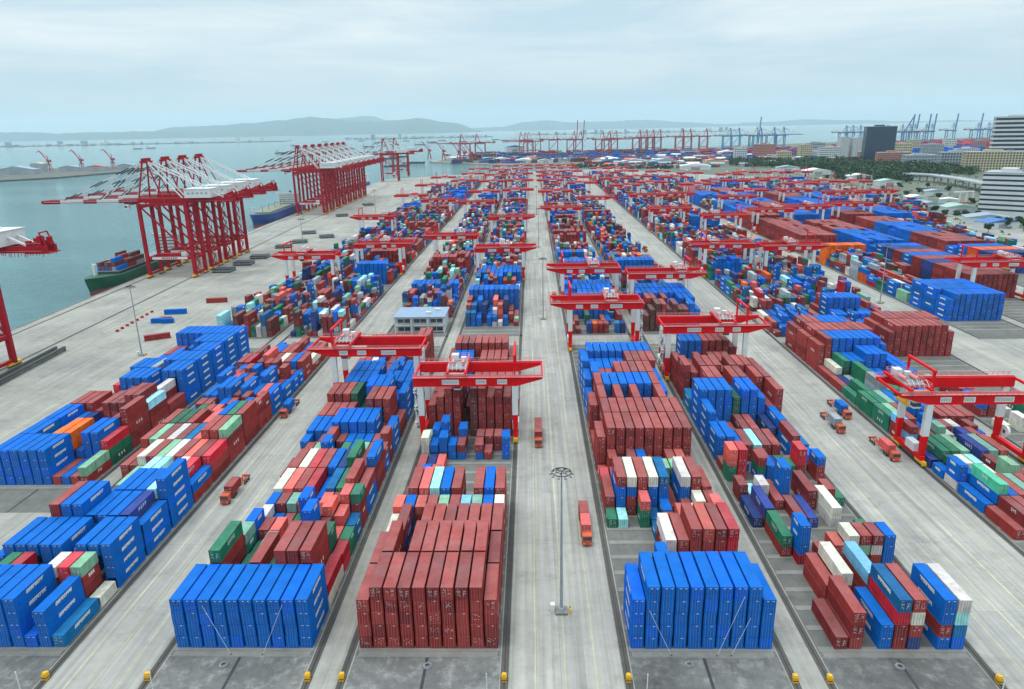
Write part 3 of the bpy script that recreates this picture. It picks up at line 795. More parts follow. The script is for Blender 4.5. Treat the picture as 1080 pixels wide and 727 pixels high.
# ------------------------------------------------------------------ yard gantry cranes
def make_rmg(s):
    """s = +1/-1: side of the cantilever"""
    t = thing('yard_gantry_crane', 'red and white yard gantry crane', 'gantry crane', (0, 0, 0), 0, 'yard gantry cranes over the container blocks')
    G = GAUGE / 2; Z0, Z1 = 19.9, 23.2
    for y in (-7.2, 7.2):
        mb = MB()
        xs = sorted((s*(-G-2.2), s*(G+.8)))
        mb.box(xs[0], xs[1], y-.8, y+.8, Z0, Z1, CRRED)
        a, b = s*(G+.8), s*(G+9.2)                     # tapering cantilever nose
        V = [(a, y-.8, Z0), (a, y+.8, Z0), (a, y+.8, Z1), (a, y-.8, Z1), (b, y-.8, Z1-.9), (b, y+.8, Z1-.9), (b, y+.8, Z1), (b, y-.8, Z1)]
        Fc = [(0,3,2,1),(4,5,6,7),(0,1,5,4),(1,2,6,5),(2,3,7,6),(3,0,4,7)]
        mb.add(V, Fc if s > 0 else [f[::-1] for f in Fc], CRRED)
        mb.box(min(-s*(G+2.2), b), max(-s*(G+2.2), b), y-.12, y+.12, Z1+.002, Z1+.15, DARK)
        g = part('girder', mb, t)
        mb = MB(); yy = y + (-1.5 if y < 0 else 1.5); lo_, hi_ = min(-s*(G+2.2), b), max(-s*(G+2.2), b)
        mb.box(lo_, hi_, min(y-.82, yy) if y < 0 else y+.82, y-.82 if y < 0 else yy, Z1-.1, Z1-.02, PINK)
        for z in (.55, 1.1): mb.box(lo_, hi_, yy-.06, yy+.06, Z1+z-.06, Z1+z+.06, PINK)
        x = lo_
        while x <= hi_: mb.box(x-.05, x+.05, yy-.05, yy+.05, Z1-.05, Z1+1.1, PINK); x += 1.6
        part('walkway', mb, g)
    for xx, wdt in ((-5.5*s, 5.6), (4.6*s, 3.4), (11.5*s, 3.2)):
        mb = MB(); mb.box(xx-wdt/2, xx+wdt/2, -8.06, -8.01, Z0+.7, Z0+2.4, WHITE)
        n = int(wdt / .75)
        for i in range(n):                             # rows of characters too small to read in the photograph
            x = xx - wdt/2 + .3 + i * .72
            mb.box(x, x+.40, -8.085, -8.062, Z0+1.15, Z0+1.27, DARK); mb.box(x, x+.09, -8.085, -8.062, Z0+1.27, Z0+1.9, DARK); mb.box(x+.3, x+.40, -8.085, -8.062, Z0+1.5, Z0+1.95, DARK)
        part('name_plate', mb, t)
    for sx in (-1, 1):
        for y in (-7.2, 7.2):
            mb = MB(); X = sx * G
            mb.box(X-.95, X+.95, y-.75, y+.75, 9.6, Z0, WHITE)
            V = [(X-.7, y-.6, 2.6), (X+.7, y-.6, 2.6), (X+.7, y+.6, 2.6), (X-.7, y+.6, 2.6), (X-.95, y-.75, 9.6), (X+.95, y-.75, 9.6), (X+.95, y+.75, 9.6), (X-.95, y+.75, 9.6)]
            mb.add(V, [(0,3,2,1),(0,1,5,4),(1,2,6,5),(2,3,7,6),(3,0,4,7)], CRRED)
            part('leg', mb, t)
            mb = MB(); mb.box(X-.7, X+.7, y-2.2, y+2.2, .9, 1.7, YEL)
            for yy in (y-1.5, y-.5, y+.5, y+1.5): mb.cyl((X-.3, yy, .55), (X+.3, yy, .55), .43, .43, 10, DARK)
            mb.box(X-.75, X+.75, y-2.5, y-2.2, .5, 1.3, YEL)
            part('bogie', mb, t)
        mb = MB(); mb.box(sx*G-.7, sx*G+.7, -8.3, 8.3, 1.7, 3.1, CRRED); part('sill_beam', mb, t)
    mb = MB()
    for x in (-s*(G+2.0), s*(G+9.0)): mb.box(x-.3, x+.3, -6.4, 6.4, Z1-.8, Z1-.1, CRRED)
    part('end_tie', mb, t)
    mb = MB()                                          # hoisting goalpost over the cantilever
    for y in (-7.2, 7.2): mb.box(s*G-.32, s*G+.32, y-.32, y+.32, Z1, Z1+6.6, CRRED)
    mb.box(s*G-.35, s*G+.35, -7.9, 7.9, Z1+6.6, Z1+7.3, CRRED)
    part('maintenance_frame', mb, t)
    mb = MB(); X = -s*(G+2.0)                          # zigzag stairs at the far leg
    for i in range(6):
        z = 3.1 + i * 2.9; a, b = (-6.8, -3.2) if i % 2 else (-3.2, -6.8)
        mb.bar((X, a, z), (X, b, z+2.9), .8, .16, GREYM); mb.bar((X-.4, a, z+1), (X-.4, b, z+3.9), .07, .07, WHITE); mb.bar((X+.4, a, z+1), (X+.4, b, z+3.9), .07, .07, WHITE)
        mb.box(X-.5, X+.5, b-.7, b+.7, z+2.85, z+2.95, WHITE)
        mb.box(X-.5, X+.5, b-.7, b+.7, z+3.85, z+3.93, WHITE)
    for y in (-7.4, -2.6): mb.box(X-.09, X+.09, y-.09, y+.09, 3, Z0+.5, WHITE)
    part('stairs', mb, t)
    mb = MB()                                          # electrical house on the sill, cable drum
    mb.box(s*(G)-1.1, s*(G)+1.1, -4.5, .5, 3.1, 5.7, WHITE); part('electrical_house', mb, t)
    mb = MB(); mb.cyl((-s*(G+1.0), 5.2, 5.2), (-s*(G+1.8), 5.2, 5.2), 2.0, 2.0, 18, WHITE); mb.cyl((-s*(G+.9), 5.2, 5.2), (-s*(G+1.9), 5.2, 5.2), .6, .6, 10, DARK); part('cable_drum', mb, t)
    tr = thing('trolley', '', '', (0, 0, 0)); tr.parent = t
    for k in ('label', 'category'): del tr[k]
    mb = MB()
    for y in (-7.2, 7.2): mb.box(-3.4, 3.4, y-.6, y+.6, Z1+.3, Z1+1.0, PINK)
    for x in (-3.0, 3.0): mb.box(x-.4, x+.4, -8.6, 8.6, Z1+.9, Z1+1.7, CRRED)
    mb.box(-3, 3, -5, 3, Z1+1.7, Z1+1.85, GREYM)
    for q in range(5): mb.bar((-2.8+1.4*q, -7, Z1+1.9), (-2.8+1.4*q, -4.6, Z1+3.4), .12, .12, WHITE); mb.bar((-2.8+1.4*q, -4.6, Z1+3.4), (-1.4+1.4*q if q < 4 else 2.8, -2.6, Z1+1.9), .12, .12, WHITE)
    mb.cyl((-1.8, -2.4, Z1+2.8), (-1.8, 2.0, Z1+2.6), .6, .6, 12, PINK); mb.cyl((1.6, -2.4, Z1+2.8), (1.6, 2.0, Z1+2.6), .6, .6, 12, PINK)
    mb.box(-2.6, -.3, 3.0, 5.6, Z1+1.9, Z1+4.0, WHITE); mb.box(.6, 2.4, 2.9, 4.4, Z1+1.9, Z1+3.2, WHITE)
    for x in (-3, 3):
        for z in (2.6, 3.2): mb.box(x-.05, x+.05, -8, 8, Z1+z-.05, Z1+z+.05, PINK)
    for y in (-8, 8):
        for z in (2.6, 3.2): mb.box(-3, 3, y-.05, y+.05, Z1+z-.05, Z1+z+.05, PINK)
    part('hoist_frame', mb, tr)
    mb = MB(); mb.box(-1.1, 1.1, -6.9, -4.6, Z0-1.6, Z0+.9, WHITE); mb.box(-1.13, 1.13, -6.93, -5.2, Z0-1.1, Z0+.1, GLASS); part('operator_cab', mb, tr)
    mb = MB(); mb.box(-1.2, 1.2, -4, 4, 17.6, 18.1, YEL)
    for x in (-1, 1):
        for y in (-3, 3): mb.bar((x, y, 18.1), (x, y*.8, Z1+1), .06, .06, DARK)
    part('spreader', mb, tr)
    return t
def make_far_rmg(s):
    mb = MB(); G = GAUGE / 2; Z0, Z1 = 19.9, 23.2
    for y in (-7.2, 7.2):
        mb.box(*sorted((-s*(G+2.2), s*(G+9.2))), y-.8, y+.8, Z0+.6, Z1, CRRED); mb.box(*sorted((-s*(G+2.2), s*(G+9.2))), y-1.4, y+1.4, Z1+.05, Z1+.2, PINK)
        for sx in (-1, 1): mb.box(sx*G-1, sx*G+1, y-.8, y+.8, 10.0, Z0+.58, WHITE); mb.box(sx*G-.8, sx*G+.8, y-.7, y+.7, 3, 9.98, CRRED); mb.box(sx*G-.7, sx*G+.7, y-2.2, y+2.2, 0, 1.6, YEL)
        mb.box(s*G-.32, s*G+.32, y-.32, y+.32, Z1+.21, Z1+6.6, CRRED)
    for sx in (-1, 1): mb.box(sx*G-.7, sx*G+.7, -8.3, 8.3, 1.7, 2.98, CRRED)
    mb.box(s*G-.35, s*G+.35, -7.9, 7.9, Z1+6.62, Z1+7.3, CRRED)
    mb.box(-3, 3, -7, 7, Z1+.22, Z1+1.6, CRRED); mb.box(-2.4, .4, 1, 5.6, Z1+1.62, Z1+4, WHITE); mb.box(-6, 6, -8.06, -8.01, Z0+1, Z0+2.6, WHITE)
    return mb.mesh('far_yard_gantry_crane')
RMG = {}
for s_ in (-1, 1): RMG[s_] = make_rmg(s_)
FRMG = {s_: make_far_rmg(s_) for s_ in (-1, 1)}
RK = {s_: kids_of(RMG[s_]) for s_ in RMG}
BLX = dict(BL)
cr_list = [('L0', 460, -1, -.3), ('L0', 672, -1, .5), ('L0', 1067, -1, 0), ('L1', 503, 1, .3), ('L1', 830, 1, -.2), ('L1', 1330, 1, 0),
 ('A', 250, -1, -.75), ('A', 540, -1, .3), ('A', 799, -1, 0), ('A', 939, -1, .5), ('B', 217, 1, -.22), ('B', 478, 1, .2), ('B', 654, 1, -.4), ('B', 960, 1, .2), ('B', 1310, 1, 0),
 ('C', 317, -1, .22), ('C', 401, -1, .15), ('C', 726, -1, -.2), ('C', 927, -1, .4), ('C', 1350, -1, 0), ('D', 276, 1, .5), ('D', 383, 1, .72), ('D', 829, 1, -.3), ('D', 1063, 1, .1), ('D', 1355, 1, 0),
 ('E', 198, -1, -1.22), ('E', 480, -1, -.6), ('E', 701, 1, .4), ('E', 1003, -1, 0), ('F', 469, 1, .1), ('F', 641, 1, -.4), ('F', 1050, 1, .2), ('F', 860, 1, 0),
 ('G', 680, -1, .2), ('G', 811, 1, -.2), ('G', 1000, -1, 0), ('L0', 900, -1, 0), ('L0', 1240, -1, 0), ('L1', 1150, 1, 0), ('L1', 1490, 1, 0), ('A', 1130, -1, 0), ('A', 1290, -1, 0), ('A', 1440, -1, 0), ('A', 1590, -1, 0), ('B', 1140, 1, 0), ('B', 1470, 1, 0), ('B', 1600, 1, 0), ('C', 1130, -1, 0), ('C', 1240, -1, 0), ('C', 1490, -1, 0), ('C', 1600, -1, 0), ('D', 1190, 1, 0), ('D', 1470, 1, 0), ('D', 1580, 1, 0), ('E', 850, 1, 0), ('E', 1140, -1, 0), ('E', 1290, 1, 0), ('E', 1430, 1, 0), ('F', 1180, 1, 0), ('F', 1330, 1, 0), ('F', 1450, 1, 0), ('G', 1150, -1, 0), ('G', 1300, -1, 0), ('H', 1060, 1, 0), ('H', 1240, 1, 0), ('I', 1050, -1, 0), ('I', 1190, 1, 0), ('J', 1080, 1, 0), ('J', 1230, 1, 0),
 ('H', 403, -1, .4), ('H', 700, 1, .2), ('H', 892, 1, 0), ('I', 720, -1, .1), ('I', 880, -1, .3), ('J', 841, 1, -.3), ('J', 980, 1, .2), ('K', 850, 1, 0), ('K', 1010, 1, .3), ('N', 1000, 1, .1), ('K', 1214, 1, 0), ('N', 1214, 1, .3)]
seen = {}; first = {1: True, -1: True}
tot = {}
for c in cr_list: tot[c[0]] = tot.get(c[0], 0) + 1
for b, y, s_, tp in sorted(cr_list, key=lambda c: c[1]):
    seen[b] = seen.get(b, 0) + 1
    lab = 'red and white gantry crane, %s from front over %s' % (ORD[seen[b]], BD[b])
    if tot[b] == 1: lab = 'red and white gantry crane, the only one over %s' % BD[b]
    if y > 880:
        o = link('yard_gantry_crane', FRMG[s_]); o.location = (BLX[b], y + 7.9, 0); tag(o, lab, 'gantry crane', 'yard gantry cranes over the container blocks'); continue
    o = RMG[s_]
    if first[s_]: first[s_] = False; o.location = (BLX[b], y + 7.9, 0); o['label'] = lab
    else: o = copy_tree(RMG[s_], RK[s_], (BLX[b], y + 7.9, 0), lab)
    for k in o.children:
        if k.name.startswith('trolley'): k.location.x = tp * GAUGE / 2 * 1.0

# ------------------------------------------------------------------ ship-to-shore quay cranes
def make_sts(col_, raised=False, detail=True, low=False):
    t = thing('quay_crane', 'quay crane', 'quay crane', (0, 0, 0), 0, 'quay cranes')
    # local frame: waterside rail at x=0, landside rail x=34, boom towards -x
    A = [(0, -8.6), (0, 8.6), (34, -8.6), (34, 8.6)]
    for x, y in A:
        mb = MB(); mb.bar((x, y, 1.8), (x, y, 54.0), 2.3 if detail else 3.0, 2.1 if detail else 2.8, col_); part('leg', mb, t)
        mb = MB(); mb.box(x-.9, x+.9, y-4.4, y+4.4, 1.0, 2.2, YEL if detail else col_)
        if detail:
            for k in range(6): mb.cyl((x-.4, y-3.8+1.5*k, .6), (x+.4, y-3.8+1.5*k, .6), .5, .5, 8, DARK)
        part('bogie', mb, t)
    for y in (-8.6, 8.6):
        mb = MB(); mb.box(1, 33, y-.7, y+.7, 13.4, 15.6, col_); pb = part('portal_beam', mb, t)
        if detail and y < 0:
            mb = MB(); mb.box(4, 30, y-.78, y-.72, 13.6, 15.4, WHITE)
            for i in range(9): mb.box(11+1.35*i, 11.9+1.35*i, y-.81, y-.785, 13.95, 15.1, STSRED)
            part('sign_board', mb, pb)
        mb = MB(); mb.bar((0, y, 53), (33.5, y, 16), 1.0, 1.0, col_); part('diagonal_brace', mb, t)
        mb = MB(); mb.bar((0, y, 53), (34, y, 53), 1.2 if detail else 2.4, 1.6 if detail else 2.6, col_); part('top_beam', mb, t)
    for x in (0, 34):
        for z0_, z1_ in ((13.2, 15.2), (50.5, 52.5), (2.2, 3.6)): mb = MB(); mb.box(x-.7, x+.7, -7.4, 7.4, z0_, z1_, col_); part('cross_beam', mb, t)
    hinge = -3.0
    mb = MB()
    for y in (-2.9, 2.9): mb.box(hinge, 69, y-.7, y+.7, 54.2, 57.0, col_)
    for x in range(0, 66, 6): mb.box(x-.2, x+.2, -2.2, 2.2, 56.2, 56.7, col_)
    mb.box(60, 70, -3.9, 3.9, 53.8, 54.2, col_); [mb.box(x_, x_+1.5, y_-1.0, y_+1.0, 57.0, z_, col_) for x_, y_, z_ in ((60.5, -2.4, 59.2), (60.8, 2.2, 59.8), (63, -2.2, 58.6), (63.2, 2.0, 60.4), (65.6, -2.3, 61.2), (66, 2.2, 59.0), (68, 0, 60.6))]
    mb.bar((68.6, -2.6, 57), (66.5, -2.6, 62.5), .5, .5, col_); mb.bar((68.6, 2.6, 57), (66.5, 2.6, 62.5), .5, .5, col_); mb.bar((66.5, -2.6, 62.5), (66.5, 2.6, 62.5), .5, .5, col_)
    if detail:
        g_ = random.Random(2); x_ = 34.0
        while x_ < 68: ln_ = g_.uniform(.5, 1.9); mb.box(x_-.1, x_+.1, -4.3, -4.1, 54.2-ln_, 54.2, col_); mb.box(x_-.1, x_+.1, 4.1, 4.3, 54.2-ln_, 54.2, col_); x_ += g_.uniform(.7, 1.6)
    for y in (-3.9, 3.9):
        for z in (55.0, 58.2): mb.box(36, 67, y-.06, y+.06, z-.06, z+.06, PINK)
    part('rear_girder', mb, t)
    # boom, local x from 0 (hinge) to -80
    bm = thing('boom', '', '', (hinge, 0, 55.6)); bm.parent = t
    for k in ('label', 'category'): del bm[k]
    if raised: bm.rotation_euler = (0, rad(87 if not low else 62), 0)
    bands = [(0, -14, col_), (-14, -30, WHITE if detail else col_), (-30, -40, col_), (-40, -57, WHITE if detail else col_), (-57, -69, col_)]
    mb = MB()
    for a, b, m_ in bands:
        for y in (-2.9, 2.9): mb.box(b, a, y-.65, y+.65, -1.4, 1.2, m_)
    for x in range(-66, 0, 6): mb.box(x-.2, x+.2, -2.2, 2.2, .5, .9, col_)
    mb.box(-71, -68, -3.6, 3.6, -1.2, 1.0, col_)
    part('boom_girder', mb, bm)
    if detail:
        mb = MB()
        for y in (-4.0, 4.0):
            mb.box(-69, 0, y-.4, y+.4, -.1, 0, WHITE); mb.box(-69, 0, y*1.1-.06, y*1.1+.06, 1.0, 1.12, PINK)
            for x in range(-67, 0, 3): mb.box(x-.06, x+.06, y*1.1-.06, y*1.1+.06, 0, 1.05, PINK)
        part('boom_walkway', mb, bm)
    # A-frame
    ap = (6.5, 83.0)
    for y in (-6.0, 6.0):
        mb = MB(); mb.bar((0, y*1.35, 54), (ap[0]-1.5, y*.55, ap[1]), .95 if detail else 2.0, .95 if detail else 2.0, col_); mb.bar((19, y*1.25, 54), (ap[0]+1.2, y*.55, ap[1]), .75, .75, col_); mb.bar((5.4, y*.9, 75), (12.6, y*.88, 71), .5, .5, col_)
        part('a_frame', mb, t)
    mb = MB(); mb.box(ap[0]-2.6, ap[0]+2.6, -4.8, 4.8, ap[1]-1.0, ap[1]+.4, col_)
    for y in (-3.4, -1.2, 1.2, 3.4): mb.cyl((ap[0]-1, y-.3, ap[1]+1.2), (ap[0]-1, y+.3, ap[1]+1.2), 1.1, 1.1, 10, col_); mb.box(ap[0]+.4, ap[0]+1.4, y-.2, y+.2, ap[1]+.4, ap[1]+2.4, col_)
    part('apex_platform', mb, t)
    mb = MB()
    for y in (-2.9, 2.9):
        if not raised:
            for xb in (-28, -54):
                q0, q1 = Vector((ap[0]-1.5, y*1.1, ap[1])), Vector((hinge+xb, y, 56.8)); n = 6
                for i in range(n): mb.bar(q0.lerp(q1, i/n), q0.lerp(q1, (i+1)/n), .6, .6, WHITE if i % 2 == 0 else DARK if detail else col_)
        else:
            mb.bar((ap[0]-1.5, y*1.1, ap[1]), (hinge+6, y, 92), .4, .4, col_)
        for xb in (30, 61):
            q0, q1 = Vector((ap[0]+1.5, y*1.1, ap[1])), Vector((xb, y, 57)); mb.bar(q0, q1, .75, .75, WHITE)
    part('stay_cables', mb, t)
    mb = MB(); mb.box(34, 53, -8.0, 8.0, 57.4, 63.4, WHITE); mb.box(33.7, 53.3, -8.3, 8.3, 63.4, 63.8, WHITE)
    for k in range(5): mb.box(36.5+3.2*k, 38+3.2*k, -8.05, -7.99, 60, 61.2, GREYM)
    part('machinery_house', mb, t)
    mb = MB(); mb.box(-13, -7, -3.6, 3.6, 52.8, 54.2, DARK); mb.box(-12, -9, -5.6, -3.4, 50.2, 53.2, WHITE); mb.box(-12.05, -10, -5.65, -3.35, 51, 52.3, GLASS); part('trolley', mb, t)
    if detail:
        mb = MB(); X = 35.4
        for i in range(14):
            z = 3 + 3.6*i; a, b = (-7, -2.5) if i % 2 else (-2.5, -7)
            mb.bar((X, a, z), (X, b, z+3.6), .9, .2, col_); mb.box(X-.6, X+.6, b-.8, b+.8, z+3.5, z+3.62, PINK)
        for y in (-7.8, -1.7): mb.box(X-.12, X+.12, y-.12, y+.12, 3, 53, col_)
        part('stairs', mb, t)
        mb = MB(); mb.box(8, 24, -7.6, -4.6, 15.6, 17.6, col_); mb.box(25, 29, -7.5, -4.5, 15.6, 18.4, WHITE); part('equipment_platform', mb, t)
    return t
sts = make_sts(STSRED); SK = kids_of(sts)
def Xw(Y): return -282 - .04 * (Y - 507) if Y < 924 else -298.7 - .02 * (Y - 924)
plist = [(294, 'red and white quay crane partly cut off at the left edge, nearest the viewer')]
for i, y in enumerate((515, 545, 575.5, 607)): plist.append((y, 'dark red quay crane with white machinery house, %s of the row beside the green ship' % ORD[i+1]))
for i in range(8): plist.append((908 + 35 * i, 'dark red quay crane, %s from the front in the row beside the blue ship' % ORD[i+1]))
plist += [(1500, 'dark red quay crane standing alone near the far end of the quay'), (1640, 'small dark red quay crane at the very end of the quay')]
for i, (y, lab) in enumerate(plist):
    x = Xw(y)
    if i == 0: sts.location = (x, y, 0); sts['label'] = lab; sts['group'] = 'quay cranes along the left quay'
    else: copy_tree(sts, SK, (x, y, 0), lab, 'quay cranes along the left quay')
# far terminals: plainer cranes on their own quays beyond the yard
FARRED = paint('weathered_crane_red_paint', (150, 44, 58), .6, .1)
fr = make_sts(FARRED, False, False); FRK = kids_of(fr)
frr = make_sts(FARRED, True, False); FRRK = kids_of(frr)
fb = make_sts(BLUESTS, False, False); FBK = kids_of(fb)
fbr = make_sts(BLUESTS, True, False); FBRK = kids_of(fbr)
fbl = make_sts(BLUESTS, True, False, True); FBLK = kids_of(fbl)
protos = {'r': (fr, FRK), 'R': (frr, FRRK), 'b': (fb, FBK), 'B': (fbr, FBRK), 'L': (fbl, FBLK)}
used = set()
farc = [('r', 556, 2590), ('r', 641, 2680), ('r', 489, 2480), ('r', 505, 2500), ('r', 551, 2900), ('r', 559, 2930), ('r', 567, 2960), ('r', 585, 2900), ('R', 604, 2850), ('R', 611, 2880), ('r', 634, 2900), ('r', 648, 2930),
 ('r', 673, 2950), ('r', 680, 2980), ('r', 687, 3010), ('r', 694, 3040), ('r', 718, 3000), ('r', 726, 3030), ('r', 743, 3060), ('b', 768, 3000), ('b', 777, 3030), ('b', 800, 2950), ('B', 796, 2980), ('b', 814, 2990), ('b', 824, 3010),
 ('b', 890, 3300), ('b', 897, 3340), ('b', 905, 3380), ('L', 949, 3150), ('B', 957, 3200), ('B', 962, 3240), ('B', 974, 3200), ('B', 980, 3240), ('B', 1003, 3400), ('B', 1029, 3400), ('b', 1040, 3450), ('b', 1050, 3500)]
cnt = {}
words_ = {'r': 'distant dull red quay crane with its boom lowered', 'R': 'distant dull red quay crane with boom raised upright', 'b': 'distant pale blue quay crane with its boom lowered', 'B': 'distant pale blue quay crane with boom raised upright', 'L': 'distant pale blue quay crane with its boom half raised at a slant'}
tots = {}
for k, px, Y in farc: tots[k] = tots.get(k, 0) + 1
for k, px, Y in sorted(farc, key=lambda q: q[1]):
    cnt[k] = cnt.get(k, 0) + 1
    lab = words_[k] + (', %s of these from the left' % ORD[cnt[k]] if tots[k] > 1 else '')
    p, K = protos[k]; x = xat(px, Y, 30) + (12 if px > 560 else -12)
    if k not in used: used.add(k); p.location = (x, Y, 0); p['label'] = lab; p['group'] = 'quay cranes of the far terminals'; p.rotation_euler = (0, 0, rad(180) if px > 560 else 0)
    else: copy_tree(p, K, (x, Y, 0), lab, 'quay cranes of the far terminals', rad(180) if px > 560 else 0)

# ------------------------------------------------------------------ light masts
def make_mast():
    t = thing('light_mast', 'light mast', 'light mast', (0,0,0), 0, 'tall light masts')
    mb = MB(); mb.cyl((0,0,.4), (0,0,34), .35, .15, 10, GREYM); part('pole', mb, t)
    mb = MB(); mb.cbox(0,0,0,2.6,2.6,.5, STRIP); mb.cyl((0,0,.5),(0,0,1.1),.75,.6,10,GREYM); part('base', mb, t)
    mb = MB(); mb.cbox(-1.9,.2,0,.9,1.1,1.9,WHITE); part('cabinet', mb, t)
    mb = MB()
    for d in (0, 1): mb.cbox(1.9+.0*d, -.6+1.2*d, 0, .35,.35,1.1, YEL)
    part('guard_post', mb, t)
    mb = MB(); n = 14
    for i in range(n):
        a, b = 2*math.pi*i/n, 2*math.pi*(i+1)/n
        mb.bar((2.0*math.cos(a),2.0*math.sin(a),33.6),(2.0*math.cos(b),2.0*math.sin(b),33.6),.14,.14,DARK)
        mb.bar((1.2*math.cos(a),1.2*math.sin(a),33.9),(1.2*math.cos(b),1.2*math.sin(b),33.9),.1,.1,DARK)
        if i % 2 == 0: mb.bar((0,0,33.9),(2.0*math.cos(a),2.0*math.sin(a),33.6),.1,.1,DARK)
    ring = part('lamp_ring', mb, t)
    for i in range(10):
        a = 2*math.pi*i/10; mb = MB(); x, y = 2.2*math.cos(a), 2.2*math.sin(a); mb.cbox(x, y, 33.1, .55, .55, .35, GREYM); part('floodlight', mb, ring)
    return t
mast = make_mast(); MK = kids_of(mast)
masts = [(5.5, 129.8, 'tall grey light mast in the central lane, nearest the viewer'), (5.6, 375, 'tall grey light mast in the central lane, second from the front'), (5.6, 620, 'tall grey light mast in the central lane, third from the front'), (5.6, 865, 'tall grey light mast in the central lane, fourth from the front'),
 (-187.4, 316.9, 'tall grey light mast behind the blue stacks on the quay apron'), (-187, 570, 'tall grey light mast on the quay apron, second from the front'), (-187, 850, 'tall grey light mast on the quay apron, third from the front'),
 (200.5, 402, 'tall grey light mast in the right lane beside the large blue stack'), (200.5, 650, 'tall grey light mast in the right lane, second from the front'), (200.5, 900, 'tall grey light mast in the right lane, third from the front'),
 (-275.5, 850, 'tall grey light mast at the quay edge before the blue ship'), (560, 1250, 'tall grey light mast beside the overpass in the open land')]
for i, (x, y, lab) in enumerate(masts):
    if i == 0: mast.location = (x, y, 0); mast['label'] = lab
    else: copy_tree(mast, MK, (x, y, 0), lab)

# ------------------------------------------------------------------ trucks with trailers, and their loads
def make_truck():
    t = thing('yard_truck', 'truck', 'truck', (0,0,0), 0, 'container trucks in the lanes')
    # cab towards -Y, origin on the ground at the front bumper
    mb = MB(); mb.box(-1.2,1.2,.2,2.1,1.0,2.9,ORG); mb.box(-1.15,1.15,0,.5,.6,1.5,ORG); mb.box(-1.22,1.22,-.06,.02,.45,.8,ORG); mb.box(-1.0,1.0,2.1,2.4,1.2,3.1,ORG); cab = part('cab', mb, t)
    mb = MB(); mb.box(-1.05,1.05,.14,.205,1.75,2.65,GLASS); part('windscreen', mb, cab)
    for x in (-.85,.85): mb = MB(); mb.cbox(x,-.075,.85,.3,.04,.2,WHITE); part('headlight', mb, cab)
    mb = MB()
    for x in (-.45,.45): mb.box(x-.12,x+.12,2.0,6.0,.8,1.1,DARK)
    for x in (-.5,.5): mb.box(x-.12,x+.12,3.4,16.2,1.12,1.42,ORG)
    for y in (3.6,6.2,9.6,12.6,15.9): mb.box(-1.2,1.2,y-.16,y+.16,1.14,1.46,ORG)
    mb.box(-1.2,1.2,16.1,16.3,.7,1.46,ORG)
    part('chassis', mb, t)
    for y in (1.2,4.6,5.9,12.6,13.9,15.2):
        for x in (-1.05,1.05):
            mb = MB(); mb.cyl((x-.16,y,.5),(x+.16,y,.5),.5,.5,12,TYRE); mb.cyl((x-.18,y,.5),(x+.18,y,.5),.22,.22,8,GREYM); part('wheel', mb, t)
    return t
truck = make_truck(); TK = kids_of(truck)
tl = [(1.4, 211.5, 0, [('m', 40, 3.6)], 'orange truck under one long maroon container, alone in the central lane', ['maroon container carried by the truck in the central lane']),
 (13.0, 154.5, 0, [('s', 20, 3.6), ('m', 20, 9.9)], 'orange truck carrying two short reddish containers in the central lane', ['salmon red short container, front load of the truck in the central lane', 'maroon short container, rear load of the truck in the central lane']),
 (-87.9, 175.5, 0, [('m', 20, 3.6)], 'orange truck with a short maroon container and empty trailer rear in left lane', ['maroon short container carried by the nearer truck of the left lane']),
 (-92.4, 238, 0, [('b', 20, 4.6)], 'orange truck with a short blue container in the left lane', ['bright blue short container carried by the farther truck of the left lane']),
 (103.6, 221, 0, [('y', 20, 3.6)], 'orange truck carrying a short grey container in the right lane', ['grey short container carried by a truck in the right lane']),
 (110.8, 233, 0, [('b', 20, 3.6)], 'orange truck carrying a short blue container beside the right block', ['bright blue short container carried by a truck in the right lane']),
 (111.4, 200, 0, [('s', 20, 3.6)], 'orange truck with a short salmon container beside the crane leg in right lane', ['salmon red short container on the truck beside the crane leg']),
 (93.0, 275.5, 0, [('m', 40, 3.6)], 'orange truck under a long maroon container near the crane in the right lane', ['maroon long container carried by the truck near the crane leg']),
 (92.6, 492, 0, [('m', 40, 3.6)], 'distant orange truck with a maroon container far up the right lane', ['maroon container on the distant truck far up the right lane']),
 (94.6, 585, 0, [('d', 20, 3.6)], 'distant orange truck with a dark brown container far up the right lane', ['dark brown container on the distant truck far up the right lane']),
 (13.2, 415, 0, [('r', 20, 3.6)], 'distant orange truck with a short red container up the central lane', ['red short container on the distant truck up the central lane'])]
for i, (x, y, rz, loads, lab, cl) in enumerate(tl):
    if i == 0: truck.location = (x, y, 0); truck['label'] = lab
    else: copy_tree(truck, TK, (x, y, 0), lab)
    for (ch, ft, dy), l_ in zip(loads, cl):
        ln, h = (L40, CH40) if ft == 40 else (L20, CH20)
        container(ln, h, ch, 1, (x, y + dy, 1.47), 0, l_, 'containers carried by trucks', True, (), 1)
# loose containers standing on the apron
ap_ = [('b', 20, -207.5, 376, 0, 'navy blue'), ('b', 20, -213.8, 376.6, 0, ''), ('m', 20, -210.4, 379.6, 0, ''), ('b', 40, -216, 396, 0, ''), ('m', 40, -203.5, 424, 0, ''), ('m', 40, -199, 341, 24, '')]
apl = ['short bright blue container at the right of two end to end on the apron', 'short bright blue container at the left of two end to end on the apron', 'short maroon container standing behind the two blue ones on the apron', 'long bright blue container standing alone on the apron near the quay',
 'long maroon container lying crosswise on the open apron', 'long maroon container on the apron beside the light mast, nearest the blue stacks']
for (ch, ft, x, y, rr, _), l_ in zip(ap_, apl):
    ln, h = (L40, CH40) if ft == 40 else (L20, CH20)
    container(ln, h, ch, 1, (x, y, 0.01), rad(-82 + rr), l_, 'loose containers on the quay apron', True, (), 0)

